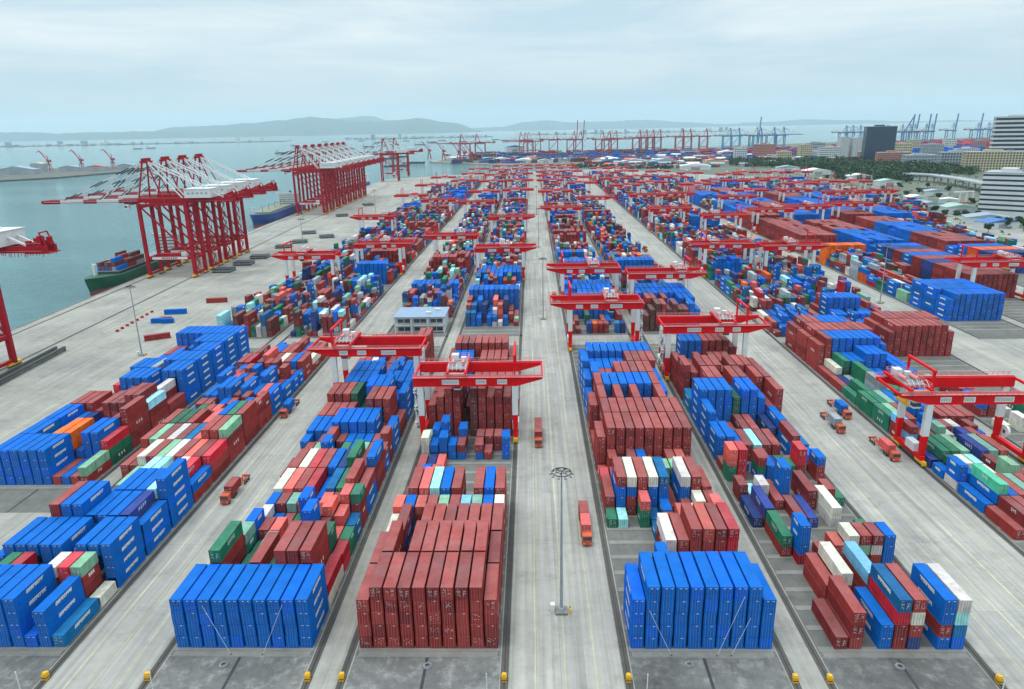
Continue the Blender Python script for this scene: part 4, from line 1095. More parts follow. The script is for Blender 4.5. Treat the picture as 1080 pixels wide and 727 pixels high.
# ------------------------------------------------------------------ small things on the ground
stop = thing('buffer_stop', 'yellow buffer stop', 'buffer stop', (0,0,0), 0, 'yellow buffer stops at the rail ends')
mb = MB(); mb.prism([(-.6,-.5),(.6,-.5),(.6,.5),(.35,1.0),(-.35,1.0),(-.6,.5)], 0, 1.6, YEL); mb.box(-.45,.45,-.35,.4,1.6,1.95,YEL); mb.box(-.62,.62,-.52,.52,.5,.75,DARK); part('block', mb, stop)
mb = MB(); mb.cyl((0,1.0,1.05),(0,1.45,1.05),.32,.32,10,DARK); part('bumper', mb, stop)
SKk = kids_of(stop)
names = [('L1', 1, 'at the right rail of the far left block'), ('A', -1, 'at the left rail of the blue-fronted block'), ('A', 1, 'at the right rail of the blue-fronted block'), ('B', -1, 'at the left rail of the maroon-fronted block'), ('B', 1, 'at the right rail of the maroon-fronted block'),
 ('C', -1, 'at the left rail of the blue block right of the central lane'), ('C', 1, 'at the right rail of the blue block right of central lane'), ('D', -1, 'at the left rail of the mixed right-hand block'), ('D', 1, 'at the right rail of the mixed right-hand block')]
for i, (b, s_, l_) in enumerate(names):
    loc = (BL[b] + s_ * GAUGE / 2, 109.6, 0); lab = 'yellow buffer stop ' + l_
    stop.scale = (.82, .82, .82)
    if i == 0: stop.location = loc; stop['label'] = lab
    else: copy_tree(stop, SKk, loc, lab)
pole = MB(); pole.cyl((0,0,0),(0,0,4.4),.11,.09,8,WHITE); pole.cyl((0,0,0),(0,0,.25),.22,.2,8,WHITE); pole.cyl((0,0,4.4),(0,0,4.5),.13,.05,8,WHITE); pm = pole.mesh('marker_pole')
for x, l_ in ((-98.3, 'far left block'), (-72.6, 'blue-fronted left block'), (-9.3, 'maroon-fronted block'), (20.4, 'blue block right of the central lane'), (84.8, 'mixed right-hand block')):
    o = link('marker_pole', pm); o.location = (x, 106.6, 0); tag(o, 'slim white marker pole in front of the ' + l_, 'pole', 'white marker poles along the front of the yard')
cone = MB(); cone.prism([(-.9,-.35),(.9,-.35),(.9,.35),(-.9,.35)], 0, .35, DARK); cone.prism([(-.8,-.18),(.8,-.18),(.8,.18),(-.8,.18)], .35, 1.2, CRRED); cm = cone.mesh('barrier')
for i in range(8):
    px, py = 124 + 5.2 * i, 350 - 2.9 * i; x, y = ground(px, py); o = link('barrier', cm); o.location = (x, y, 0); o.rotation_euler = (0, 0, .5)
    tag(o, 'dark red traffic barrier, %s from the left in the slanting row on the apron' % ORD[i+1], 'barrier', 'traffic barriers on the quay apron')
for k, (dx, l_) in enumerate(((0, 'nearer to the quay'), (4.2, 'farther from the quay'))):
    mb = MB()
    mb.bar((-229+dx-2, 268, 1.0), (-233+dx-2, 326, 1.0), 1.0, 2.0, ROCK); mb.bar((-229+dx-2, 268, 2.15), (-233+dx-2, 326, 2.15), 1.3, .3, DARK)
    o = link('crane_beam', mb.mesh('crane_beam')); tag(o, 'long dark steel beam on the apron, the one ' + l_, 'beam', 'long steel beams lying on the apron')
hat = MB(); hat.box(-7,7,-6,6,.25,.9,DARK); hat.box(-6.9,6.9,-5.9,5.9,1.1,1.75,GREYM); hat.box(-7,7,-5.6,5.6,1.95,2.6,DARK)
for x in (-5,0,5): hat.box(x-.3,x+.3,-6,6,0,.25,DARK); hat.box(x-.3,x+.3,-5.8,5.8,.9,1.1,DARK); hat.box(x-.3,x+.3,-5.6,5.6,1.75,1.95,DARK)
hm = hat.mesh('hatch_cover_stack')
for i, (x, y) in enumerate(((-236, 527), (-232, 556), (-230, 586), (-228, 640), (-222, 668), (-232, 730), (-205, 700), (-236, 880), (-232, 1010))):
    o = link('hatch_cover_stack', hm); o.location = (x, y, 0); o.rotation_euler = (0, 0, .06 * i)
    tag(o, 'flat dark stack of ship hatch covers behind the quay cranes, %s from the front' % ORD[i+1], 'hatch covers', 'stacks of hatch covers on the quay')

for i, (p0, p1, l_) in enumerate((((213, 639), (244, 686), 'leaning left to right across the left blue block'), ((297.5, 638), (277.5, 686), 'slanting right to left on the left blue block'), ((685, 644), (708, 687), 'at the left half of the blue block right of the lane'), ((786, 629), (756, 686), 'long, on the blue block right of the lane'), ((792, 652), (771, 686), 'short, on the blue block right of the lane'))):
    xa, xb = xat(p0[0], 117.9), xat(p1[0], 116.6); za = zat(xa, 117.9, p0[1], 40.0); xa = xat(p0[0], 117.9, za)
    mb = MB(); mb.cyl((xa, 117.9, za), (xb, 116.4, .05), .035, .035, 6, WHITE); mb.cyl((xb, 116.4, 0), (xb, 116.4, .25), .16, .12, 8, DARK); mb.cyl((xa, 117.9, za-.1), (xa, 118.15, za-.1), .09, .09, 8, DARK)
    o = link('lashing_wire', mb.mesh('lashing_wire')); tag(o, 'thin white lashing wire ' + l_, 'wire', 'lashing wires in front of the blue blocks')
for i, (px, py, l_) in enumerate(((236, 702, 'blue block left of centre'), (451, 703, 'maroon-fronted block'), (727, 702, 'blue block right of the central lane'), (949, 704, 'mixed right-hand block'))):
    x, y = ground(px, py); mb = MB(); g = random.Random(i)
    for k in range(4):
        r_ = .85 - .1 * k; z = .12 + .2 * (k % 2); n = 18
        for q in range(n): mb.bar((math.cos(2*math.pi*q/n)*r_, math.sin(2*math.pi*q/n)*r_, z + g.uniform(0, .08)), (math.cos(2*math.pi*(q+1)/n)*r_, math.sin(2*math.pi*(q+1)/n)*r_, z), .11, .11, PINK if k == 2 else GREYM)
    o = link('cable_coil', mb.mesh('cable_coil')); o.location = (x, y, 0); tag(o, 'grey cable coil on the dark pad before the ' + l_, 'coil', 'cable coils on the front pads')

# ------------------------------------------------------------------ ships
def make_ship(name, label, cat, Lh, Bm, D, hull, boot, loc, rz, group=None, load=None, gear=None, deckm=None):
    """bow towards -Y at the local origin, waterline z=0"""
    t = thing(name, label, cat, loc, rz, group)
    st = []
    n = 14
    for i in range(n + 1):
        u = i / n; y = u * Lh
        wd = Bm / 2 * (min(1, (u / .18)) ** .6 if u < .18 else 1) * (1 if u < .9 else 1 - (u - .9) * 1.6)
        fl = 1 - .55 * max(0, 1 - u / .2)        # bow flare: narrower at the waterline
        top = D + (2.2 * (1 - u / .16) if u < .16 else 0)
        st.append((y, max(.15, wd), max(.1, wd * fl), top))
    V = []; mb = MB()
    for y, a, b, top in st:
        rake = -3.5 * max(0, 1 - y / (Lh * .1))
        V += [(-b, y, -1), (-b, y, 2.6), (-a, y + rake, top), (a, y + rake, top), (b, y, 2.6), (b, y, -1)]
    Fh = []; Fb = []
    for i in range(n):
        o = 6 * i; q = o + 6
        Fb += [(o, o+1, q+1, q), (o+4, o+5, q+5, q+4)]; Fh += [(o+1, o+2, q+2, q+1), (o+3, o+4, q+4, q+3), (o+2, o+3, q+3, q+2)]
    e = 6 * n; Fh += [(e+5, e+4, e+3, e+2, e+1, e), (0, 1, 2, 3, 4, 5)]
    mb.add(V, Fh, hull); mb.add(V, Fb, boot); part('hull', mb, t)
    mb = MB()
    mb.box(-Bm*.36, Bm*.36, Lh*.17, Lh*.76, D+.0, D+1.6, deckm or DARK)
    for i in range(7): mb.box(-Bm*.34, Bm*.34, Lh*(.18+.082*i), Lh*(.18+.082*i+.074), D+1.6, D+2.0, deckm or GREYM)
    part('hatch_coaming', mb, t)
    mb = MB(); y0 = Lh * .8
    for k in range(5): mb.box(-Bm*.40, Bm*.40, y0+.3*k, y0+Lh*.09-.2*k, D+2.7*k, D+2.7*k+2.68, WHITE); mb.box(-Bm*.38, Bm*.38, y0+.3*k-.04, y0+.3*k+.0, D+2.7*k+1.2, D+2.7*k+1.9, GLASS)
    mb.box(-Bm*.52, Bm*.52, y0+1.2, y0+3.2, D+13.5, D+15.6, WHITE)
    sp = part('deckhouse', mb, t)
    mb = MB(); mb.cyl((0, y0+Lh*.1, D), (0, y0+Lh*.1, D+17), 1.7, 1.4, 10, hull); part('funnel', mb, sp)
    mb = MB(); mb.cyl((0, Lh*.06, D+2), (0, Lh*.06, D+11), .3, .15, 8, WHITE); mb.box(-Bm*.3, -Bm*.3+1.6, Lh*.13, Lh*.15, D, D+8, WHITE); part('foremast', mb, t)
    if gear:
        for u in (.2, .34, .48, .62, .72):
            mb = MB(); mb.cyl((0, Lh*u, D), (0, Lh*u, D+9), .55, .4, 8, gear); mb.bar((0, Lh*u, D+8.5), (0, Lh*(u+.11), D+6.5), .5, .5, gear); part('deck_crane', mb, t)
    return t
HGREEN = paint('green_hull_paint', (12, 78, 56), .6, .15, .1); HBLUE = paint('blue_hull_paint', (16, 58, 120), .5, .12, .1); BOOT = paint('red_boot_paint', (128, 58, 56), .6, .15, .2)
HDARK = paint('dark_hull_paint', (50, 62, 74), .6, .15, .1); DECKY = paint('olive_deck_paint', (126, 130, 104), .6, .2, .3)
gs = make_ship('cargo_ship', 'green cargo ship with red boot top moored below the front quay cranes', 'ship', 150, 23, 10.0, HGREEN, BOOT, (-304, 466, -4), rad(2.2))
g3 = random.Random(5)
nn = 0
for i in range(3):
    for j in range(6):
        for k in range(g3.choice((1, 2, 2, 3))):
            nn += 1
            ch = 'dmdydm'[(i * 2 + j + k) % 6] if i else g3.choice('dyddbb')
            lx, ly = -6.8 + j * 2.6, 28 + i * 13
            c_, s2 = math.cos(rad(2.2)), math.sin(rad(2.2))
            pos = (-304 + lx * c_ - ly * s2, 466 + lx * s2 + ly * c_, -4 + 12.05 + k * 2.9)
            container(L40, CH40, ch, 1, pos, rad(2.2), '%s container on the green ship, bay %s, row %s, tier %s' % (CC[ch][0], ORD[i+1].replace('first', 'nearest the bow') , ORD[j+1], ORD[k+1]), 'containers on the deck of the green ship', True, (), 0)
bs = make_ship('cargo_ship', 'blue cargo ship with olive deck cranes moored beside the farther quay cranes', 'ship', 170, 28, 13, HBLUE, BOOT, (-321, 812, -4), rad(2.0), None, None, DECKY, DECKY)
make_ship('cargo_ship', 'small dark blue ship moored near the far end of the left quay', 'ship', 110, 20, 9, HBLUE, HDARK, (-330, 1330, -4), rad(1.2))
barge = make_ship('barge', 'barge', 'barge', 78, 14, 4.6, HDARK, HDARK, (0,0,0), 0, 'cargo vessels lying on the open water')
BK = kids_of(barge)
vs_ = [(26, 155.3), (55, 153), (150, 157.4), (164, 156.6), (303, 162), (316, 154), (347, 150), (366, 152.5), (375, 157), (385, 149), (394, 155), (404, 150.5), (413, 147.8), (421, 152.8), (432, 149), (441, 146.5), (448, 153), (459, 150.2), (470, 148.6), (480, 151.5), (527, 147.6), (537, 148.6), (430, 166), (448, 172.6), (432, 175.6), (421, 168), (461, 151), (493, 149.6), (512, 150.4)]
vs_.sort()
for i, (px, py) in enumerate(vs_):
    x, y = ground(px, py, -4); lab = 'small dark cargo vessel on the open water, %s from the left' % ORD[i+1]
    rz = rad(90 + ((i * 37) % 30) - 15) if i % 4 else rad(70)
    if i == 0: barge.location = (x, y, -4); barge.rotation_euler = (0, 0, rz); barge['label'] = lab
    else: copy_tree(barge, BK, (x, y, -4), lab, None, rz)

# ------------------------------------------------------------------ buildings
def building(name, label, cat, x, y, w_, d_, h, rz, wallm, floors, bandh=.5, glass=GLASS, mull=0, roofm=None, sides=True, band_only=None, plinth=0, inset=.06, ends=.0):
    t = thing(name, label, cat, (x, y, 0), rz)
    mb = MB(); mb.box(-w_/2, w_/2, -d_/2, d_/2, 0, h, wallm); part('wall', mb, t)
    mb = MB(); mb.box(-w_/2-.3, w_/2+.3, -d_/2-.3, d_/2+.3, h, h+.7, roofm or ROOFM); mb.box(-w_*.2, w_*.12, -d_*.2, d_*.2, h+.7, h+4.2, wallm); mb.box(w_*.2, w_*.3, -d_*.1, d_*.2, h+.7, h+3, GREYM); part('roof', mb, t)
    fh = (h - plinth) / floors
    for i in range(floors):
        z0 = plinth + fh * (i + .5 - bandh / 2); z1 = z0 + fh * bandh
        mb = MB()
        mb.box(-w_/2+w_*ends, w_/2-w_*ends, -d_/2-inset, -d_/2+.2, z0, z1, glass)
        if sides:
            for sx in (-1, 1): mb.box(*sorted((sx*(w_/2-.2), sx*(w_/2+inset))), -d_/2+d_*.06, d_/2-d_*.06, z0, z1, glass)
        if mull:
            k = int(w_ / mull)
            for j in range(k + 1): xx = -w_/2 + w_ * j / k; mb.box(xx-mull*.2, xx+mull*.2, -d_/2-inset-.25, -d_/2-inset+.02, z0-.02, z1+.02, wallm)
            k = int(d_ / mull)
            for j in range(k + 1):
                yy = -d_/2 + d_ * j / k
                for sx in (-1, 1): mb.box(*sorted((sx*(w_/2+inset-.02), sx*(w_/2+inset+.25))), yy-mull*.2, yy+mull*.2, z0-.02, z1+.02, wallm)
        part('window_band', mb, t)
    return t
BWHITE = paint('white_facade', (184, 190, 190), .7, .08, .1); BBEIGE = paint('beige_facade', (176, 165, 134), .7, .1, .1); BPINK = paint('pink_brick_facade', (164, 112, 98), .8, .15, .2)
BGREY = paint('grey_facade', (140, 150, 158), .7, .12, .1); BDARK = paint('dark_curtain_wall', (40, 66, 86), .25, .18, .08); BDG = paint('dark_curtain_glass', (28, 46, 62), .15, .15, .08)
x = xat(927, 1814); building('office_tower', 'dark glass office tower rising above the trees at right', 'tower', x, 1830, 66, 40, zat(x, 1814, 133.5), rad(-14), BDARK, 22, .55, BDG, 4.0)
x = xat(1068, 1700); building('office_tower', 'white and dark striped office tower at the top right edge', 'tower', x+4, 1720, 84, 40, zat(x, 1700, 123), rad(-24), BWHITE, 11, .56, paint('dark_tower_glass', (30, 42, 60), .2, .1))  # bands in a darker glass colour than the other buildings
x = xat(1052, 1447); building('office_building', 'long beige building with a grid of small windows below striped tower', 'building', x, 1465, 104, 30, zat(x, 1447, 160.5), rad(-16), BBEIGE, 8, .6, GLASS, 5.2)
building('office_building', 'white office block with dark horizontal window bands at the right edge', 'building', xat(1066, 752) + 16, 788, 44, 40, 46, rad(-42), BWHITE, 8, .40, GLASS, 0, None, False, None, 5)
x = xat(942, 1725); building('apartment_block', 'pink brick building beside the dark glass tower', 'building', x, 1735, 68, 26, zat(x, 1725, 161), rad(-12), BPINK, 7, .5, GLASS, 4.0)
x = xat(972, 1633); building('warehouse_building', 'wide grey building with few windows, right of the pink brick one', 'building', x, 1650, 62, 34, zat(x, 1633, 164), rad(-10), BGREY, 4, .3, GLASS, 6)
x = xat(1008, 1550); building('office_building', 'grey office building with dark window grid left of the beige one', 'building', x, 1565, 54, 30, zat(x, 1550, 161), rad(-14), BGREY, 6, .6, GLASS, 5)
x = xat(889, 2182); building('apartment_tower', 'slim pale apartment tower left of the dark glass tower, the left one', 'tower', x, 2190, 24, 26, zat(x, 2182, 145), 0, BWHITE, 18, .4, GLASS, 4)
x = xat(902, 2182); building('apartment_tower', 'slim pale apartment tower left of the dark glass tower, the right one', 'tower', x, 2190, 26, 26, zat(x, 2182, 146), 0, BWHITE, 18, .4, GLASS, 4)
x = xat(866, 2182); building('apartment_block', 'low white building row in front of the pink container stacks', 'building', x, 2195, 100, 20, 18, 0, BWHITE, 4, .4, GLASS, 5)
# sheds and huts on the open land and the far bank
def shed(label, x, y, w_, d_, h, rz, wallm, roofm):
    t = thing('warehouse', label, 'warehouse', (x, y, 0), rz, 'low sheds on the open land')
    mb = MB(); mb.box(-w_/2, w_/2, -d_/2, d_/2, 0, h, wallm); part('wall', mb, t)
    mb = MB(); r = h + w_ * .09
    V = [(-w_/2-.5, -d_/2-.5, h+.02), (w_/2+.5, -d_/2-.5, h+.02), (0, -d_/2-.5, r), (-w_/2-.5, d_/2+.5, h+.02), (w_/2+.5, d_/2+.5, h+.02), (0, d_/2+.5, r)]
    mb.add(V, [(0,1,2),(5,4,3),(0,2,5,3),(2,1,4,5),(0,3,4,1)], roofm); part('roof', mb, t)
    mb = MB(); mb.box(-w_*.15, w_*.15, -d_/2-.12, -d_/2+.1, 0, h*.7, GREYM); part('door', mb, t)
RB = paint('blue_sheet_roof', (40, 96, 160), .5, .1); RW = paint('white_sheet_roof', (206, 210, 208), .5, .1); RG = paint('grey_sheet_roof', (128, 146, 156), .5, .15); RO = paint('orange_sheet_roof', (190, 90, 60), .5, .15); RGN = paint('pale_green_sheet_roof', (140, 170, 158), .5, .12)
sh = [('grey', RG, 975, 222, 40, 26, 8), ('pale green', RGN, 1008, 224, 34, 26, 7), ('white', RW, 1000, 215, 20, 14, 6), ('grey', RG, 1040, 236, 40, 24, 7), ('blue', RB, 1050, 240, 34, 18, 6), ('white', RW, 965, 212, 26, 14, 6), ('grey', RG, 985, 206, 30, 16, 6),
 ('pale green', RGN, 935, 196, 36, 20, 8), ('white', RW, 905, 190, 40, 22, 8), ('white', RW, 860, 184, 50, 30, 8), ('grey', RG, 830, 181, 46, 28, 9), ('orange', RO, 752, 175, 44, 34, 14), ('white', RW, 733, 179, 70, 30, 9), ('grey', RG, 700, 174, 80, 40, 10), ('grey', RG, 670, 174, 70, 40, 10), ('white', RW, 768, 165, 70, 40, 14), ('blue', RB, 727, 164, 60, 30, 16),
 ('white', RW, 530, 171, 60, 34, 9), ('white', RW, 552, 171.6, 50, 30, 8), ('pale green', RGN, 575, 172, 44, 30, 8), ('orange', RO, 565, 170, 36, 24, 12), ('white', RW, 640, 170, 70, 26, 8), ('blue', RB, 542, 163, 70, 40, 30)]
sh.sort(key=lambda q: q[2])
sc_ = {}
for c_, rm, px, py, w_, d_, h in sh: sc_[c_] = sc_.get(c_, 0) + 1
sn = {}
for c_, rm, px, py, w_, d_, h in sh:
    sn[c_] = sn.get(c_, 0) + 1; x, y = ground(px, py)
    shed('low warehouse under a %s roof, %s of that roof colour from the left' % (c_, ORD[sn[c_]]), x, y, w_, d_, h, rad((px * 7) % 40 - 20), BWHITE if rm is not RO else BBEIGE, rm)
gB = random.Random(21)
bx = sorted([(848, 167), (858, 163), (874, 168), (882, 163), (914, 170), (950, 165), (962, 160), (982, 163), (1000, 158), (1018, 166), (1032, 160), (826, 170), (805, 166), (780, 168)])
for i, (px, py) in enumerate(bx):
    x, y = ground(px, py); wm, cn = [(BWHITE, 'white'), (BGREY, 'grey'), (BBEIGE, 'beige'), (BPINK, 'pinkish')][(i * 3 + i // 3) % 4]
    building('mid_rise_block', '%s mid-rise block among the buildings behind the woodland, %s from the left' % (cn, ORD[i+1]), 'building', x, y, gB.uniform(30, 60), gB.uniform(18, 28), gB.uniform(16, 40), rad(gB.uniform(-25, 10)), wm, gB.randint(4, 8), .45, GLASS, 5)
sm = {}
for cn, rm in (('w', RW), ('g', RG), ('o', RO)):
    mb = MB(); mb.box(-16, 16, -10, 10, 0, 7, BWHITE if cn == 'w' else BGREY); V_ = [(-17, -11, 7.02), (17, -11, 7.02), (17, 0, 10), (-17, 0, 10), (17, 11, 7.02), (-17, 11, 7.02)]; mb.add(V_, [(0,1,2,3), (3,2,4,5), (0,3,5), (1,4,2)], rm); mb.box(-5, 5, -10.1, -9.9, 0, 5, DARK); sm[cn] = mb.mesh('port_shed')
wl = {'w': 'small white-roofed port shed among the clutter of the far terminal', 'g': 'small grey-roofed port shed among the clutter of the far terminal', 'o': 'small rust-roofed port shed among the clutter of the far terminal'}
for i in range(70):
    px = gB.uniform(470, 860); py = gB.uniform(164, 176) if px > 640 else gB.uniform(164, 171.5); x, y = ground(px, py); cn = gB.choice('wwggo')
    o = link('port_shed', sm[cn]); o.location = (x, y, 0); o.rotation_euler = (0, 0, gB.uniform(-.4, .4)); tag(o, wl[cn], 'shed', {'w': 'white-roofed sheds of the far terminal', 'g': 'grey-roofed sheds of the far terminal', 'o': 'rust-roofed sheds of the far terminal'}[cn])
# yard office with open ground-floor bays and grey roof
t = thing('yard_office', 'low white yard office with blue-grey roof beside the lane, between blocks', 'building', (-58.5, 349.5, 0), 0)
mb = MB(); mb.box(-12.6, 12.6, 2.6, 20, 0, 8.4, BWHITE); mb.box(-13, 13, 0, 2.6, 3.9, 4.3, BWHITE); mb.box(-13, 13, 0, 20.2, 7.9, 8.4, BWHITE); part('wall', mb, t)
mb = MB(); mb.box(-13.4, 13.4, -.4, 20.8, 8.42, 8.9, paint('blue_grey_roof', (120, 140, 164), .5, .12, .2)); rf = part('roof', mb, t)
for x_, y_ in ((4, 6), (8, 13)): mb = MB(); mb.cbox(x_, y_, 8.9, 2.6, 1.6, 1.2, WHITE); part('air_conditioner', mb, rf)
for i in range(4): mb = MB(); mb.cbox(-12.7 + 8.46*i, .3, 0, .7, .6, 7.9, BWHITE); part('column', mb, t)
for i in range(3):
    for z in (.3, 4.6):
        mb = MB(); mb.box(-11.6+8.46*i, -11.6+8.46*i+6.2, 2.52, 2.62, z+.5, z+2.4, GLASS); mb.box(-11.6+8.46*i+2.9, -11.6+8.46*i+3.3, 2.45, 2.55, z, z+2.9, BWHITE); part('window', mb, t)

# overpass
t = thing('overpass', 'grey road overpass on piers crossing the open land at right', 'overpass', (0, 0, 0))
pts = [ground(955, 190), ground(985, 192), ground(1015, 197), ground(1042, 203), ground(1075, 212)]
mb = MB(); pr = MB()
for a, b in zip(pts, pts[1:]):
    mb.bar((a[0], a[1], 11), (b[0], b[1], 11), 18, 1.4, ROOFM); 
    for sg in (-8.8, 8.8):
        d = (Vector((b[0]-a[0], b[1]-a[1], 0))).normalized(); nrm = Vector((-d.y, d.x, 0)) * sg
        mb.bar((a[0]+nrm.x, a[1]+nrm.y, 12.2), (b[0]+nrm.x, b[1]+nrm.y, 12.2), .3, 1.1, BWHITE)
part('deck', mb, t)
for a, b in zip(pts, pts[1:]):
    for k in range(4):
        q = Vector((a[0], a[1], 0)).lerp(Vector((b[0], b[1], 0)), k/4); mb = MB(); mb.cyl((q.x, q.y, 0), (q.x, q.y, 10.3), 1.2, 1.2, 8, ROOFM); part('pier', mb, t)
# white works gantry on the open land
gx, gy = ground(1018, 214)
t = thing('works_gantry', 'white steel works gantry with red footing on open land before the white office block', 'gantry', (gx, gy, 0), rad(10))
for x_ in (-9, 0, 9): mb = MB(); mb.box(x_-.6, x_+.6, -1, 1, 1.4, 13, WHITE); part('leg', mb, t)
mb = MB(); mb.box(-17, 10, -1.2, 1.2, 13, 14.4, WHITE); part('beam', mb, t)
mb = MB(); mb.box(-10, 10, -2, 2, 0, 1.4, BPINK); part('footing', mb, t)

# ------------------------------------------------------------------ trees
def leaf_blob(mb, cx, cy, cz, rx, ry, rz_, n, size, g, mats):
    for _ in range(n):
        while True:
            a = Vector((g.uniform(-1,1), g.uniform(-1,1), g.uniform(-1,1)))
            if .2 < a.length < 1: break
        a = a * (a.length ** -.35)
        p = Vector((cx + a.x*rx, cy + a.y*ry, cz + a.z*rz_)); s = size * g.uniform(.6, 1.4)
        u = Vector((g.uniform(-1,1), g.uniform(-1,1), g.uniform(-.6,.6))).normalized(); v = u.cross(Vector((g.uniform(-1,1), g.uniform(-1,1), g.uniform(-1,1)))).normalized()
        mb.add([p-u*s-v*s*.6, p+u*s-v*s*.5, p+u*s*.7+v*s*.8, p-u*s*.8+v*s*.6], [(0,1,2,3)], g.choice(mats))
def make_tree(seed, h):
    g = random.Random(seed); t = thing('broadleaf_tree', 'tree', 'tree', (0,0,0), 0, 'trees on the open land')
    mb = MB(); mb.cyl((0,0,0), (.2,.1,h*.5), .32, .18, 8, BARK)
    for k in range(5): a = k*1.26; mb.cyl((.2,.1,h*(.35+.03*k)), (math.cos(a)*h*.25, math.sin(a)*h*.25, h*.68), .12, .05, 6, BARK)
    part('trunk', mb, t)
    mb = MB()
    for k in range(9): leaf_blob(mb, g.uniform(-.26,.26)*h, g.uniform(-.26,.26)*h, h*g.uniform(.45,.85), h*.2, h*.2, h*.15, 70, .55, g, [LEAF, LEAF, LEAF2])
    part('crown', mb, t); return t
T = [make_tree(3, 9), make_tree(8, 11)]; TTK = [kids_of(q) for q in T]
tp_ = [(1052, 238, 0), (1062, 241, 1), (1074, 238, 0), (1079, 244, 1), (1030, 231, 0), (1018, 233, 1), (1008, 231, 0), (996, 230, 0), (985, 227, 1), (1042, 246, 0), (955, 208, 0), (968, 206, 1), (990, 211, 0), (1000, 204, 1), (978, 199, 0), (948, 200, 1), (930, 203, 0), (1035, 222, 0), (1024, 218, 1), (1040, 208, 1), (912, 196, 0), (890, 193, 1), (872, 190, 0), (850, 189, 1)]
tp_.sort()
usedT = set()
for i, (px, py, k) in enumerate(tp_):
    x, y = ground(px, py); lab = 'green broadleaf tree on the open land at right, %s from the left' % ORD[i+1]
    if k not in usedT: usedT.add(k); T[k].location = (x, y, 0); T[k]['label'] = lab
    else: copy_tree(T[k], TTK[k], (x, y, 0), lab, None, i * .7)
mb = MB(); g = random.Random(4)
def wood(poly, n, hh):
    for _ in range(n):
        px = g.uniform(poly[0], poly[1]); u = (px - poly[0]) / (poly[1] - poly[0]); py = g.uniform(poly[2] + (poly[4]-poly[2])*u, poly[3] + (poly[5]-poly[3])*u)
        x, y = ground(px, py); h = hh * g.uniform(.6, 1.25)
        leaf_blob(mb, x, y, h*.6, h*.45, h*.45, h*.45, 16, 1.9, g, [LEAF2, LEAF, LEAF2])
wood((770, 845, 171, 175, 171.5, 179), 380, 13); wood((845, 925, 170, 179, 172.5, 186), 620, 14); wood((925, 1000, 174, 187, 178, 187), 560, 14); wood((880, 960, 184, 190, 188, 193), 160, 10); wood((1000, 1030, 179, 183, 181, 186), 100, 12)
wood((600, 740, 176, 178, 176, 179), 160, 8)
o = link('woodland', mb.mesh('woodland')); o['kind'] = 'stuff'
mb = MB()
for _ in range(1500):
    x, y = g.uniform(400, 1100), g.uniform(640, 1700)
    if x < 330 + (y - 640) * .25: continue
    leaf_blob(mb, x, y, .8, 3, 3, 1.0, 7, .9, g, [LEAF, LEAF2, LEAF])
o = link('shrubs', mb.mesh('shrubs')); o['kind'] = 'stuff'

# ------------------------------------------------------------------ far left pier with portal cranes
near = [ground(px, py) for px, py in ((-30, 192), (60, 187), (130, 181), (152, 177.5))]; far = [ground(px, py) for px, py in ((150, 175), (90, 176.5), (40, 178), (-30, 182))]
mb = MB(); mb.prism(near + far, -7, 0, ROCK); struct('pier_ground', mb)
def make_portal():
    t = thing('dock_crane', 'dock crane', 'crane', (0,0,0), 0, 'red dock cranes on the far left pier')
    for x in (-6, 6):
        for y in (-6, 6): mb = MB(); mb.bar((x, y, 0), (x*.5, y*.5, 20), 1.6, 1.6, FARRED); part('leg', mb, t)
    mb = MB(); mb.box(-5, 5, -5, 5, 20, 22, FARRED); mb.cyl((0,0,22), (0,0,34), 2.6, 2.0, 10, FARRED); part('tower', mb, t)
    mb = MB(); mb.box(-4, 8, -3.5, 3.5, 27, 34, FARRED); part('machinery_house', mb, t)
    mb = MB(); mb.bar((-3, 0, 34), (-24, 0, 62), 2.2, 2.2, FARRED); mb.bar((-24, 0, 62), (-33, 0, 56), 1.4, 1.4, FARRED); mb.bar((0, 0, 44), (-24, 0, 62), .8, .8, FARRED); mb.bar((0, 0, 34), (0, 0, 46), 1.6, 1.6, FARRED); part('jib', mb, t)
    return t
pc = make_portal(); PK = kids_of(pc)
for i, (px, py) in enumerate(((53, 180.5), (87, 179.5), (120, 178.4))):
    x, y = ground(px, py); lab = 'red dock crane with slanting jib on the far left pier, %s from the left' % ORD[i+1]
    if i == 0: pc.location = (x, y, 0); pc['label'] = lab
    else: copy_tree(pc, PK, (x, y, 0), lab)
for i, (px, py, w_, d_, h, rm, l_) in enumerate(((20, 184, 110, 30, 14, RG, 'long grey-roofed shed at the left end of the far pier'), (42, 181, 36, 26, 24, paint('sand_sheet_roof', (186, 176, 140), .6, .1), 'sand-coloured shed beside the left dock crane'), (75, 180.5, 60, 20, 12, RG, 'low grey shed between the left two dock cranes'), (103, 180, 60, 20, 12, RO, 'low rust-roofed shed between the right two dock cranes'), (134, 178.8, 50, 20, 14, RG, 'low grey shed at the right end of the far pier'))):
    x, y = ground(px, py); shed(l_, x, y, w_, d_, h, rad(0), BGREY, rm)
for i, (px, py) in enumerate(((484, 170), (490, 171.5), (497, 172), (453, 168), (468, 169))):
    x, y = ground(px, py); copy_tree(pc, PK, (x, y, 0), 'red dock crane at the tip of the far terminal, %s from the left' % ORD[(4, 5, 3, 1, 2)[i] if False else sorted([484, 490, 497, 453, 468]).index(px)+1], 'red dock cranes at the tip of the far terminal')

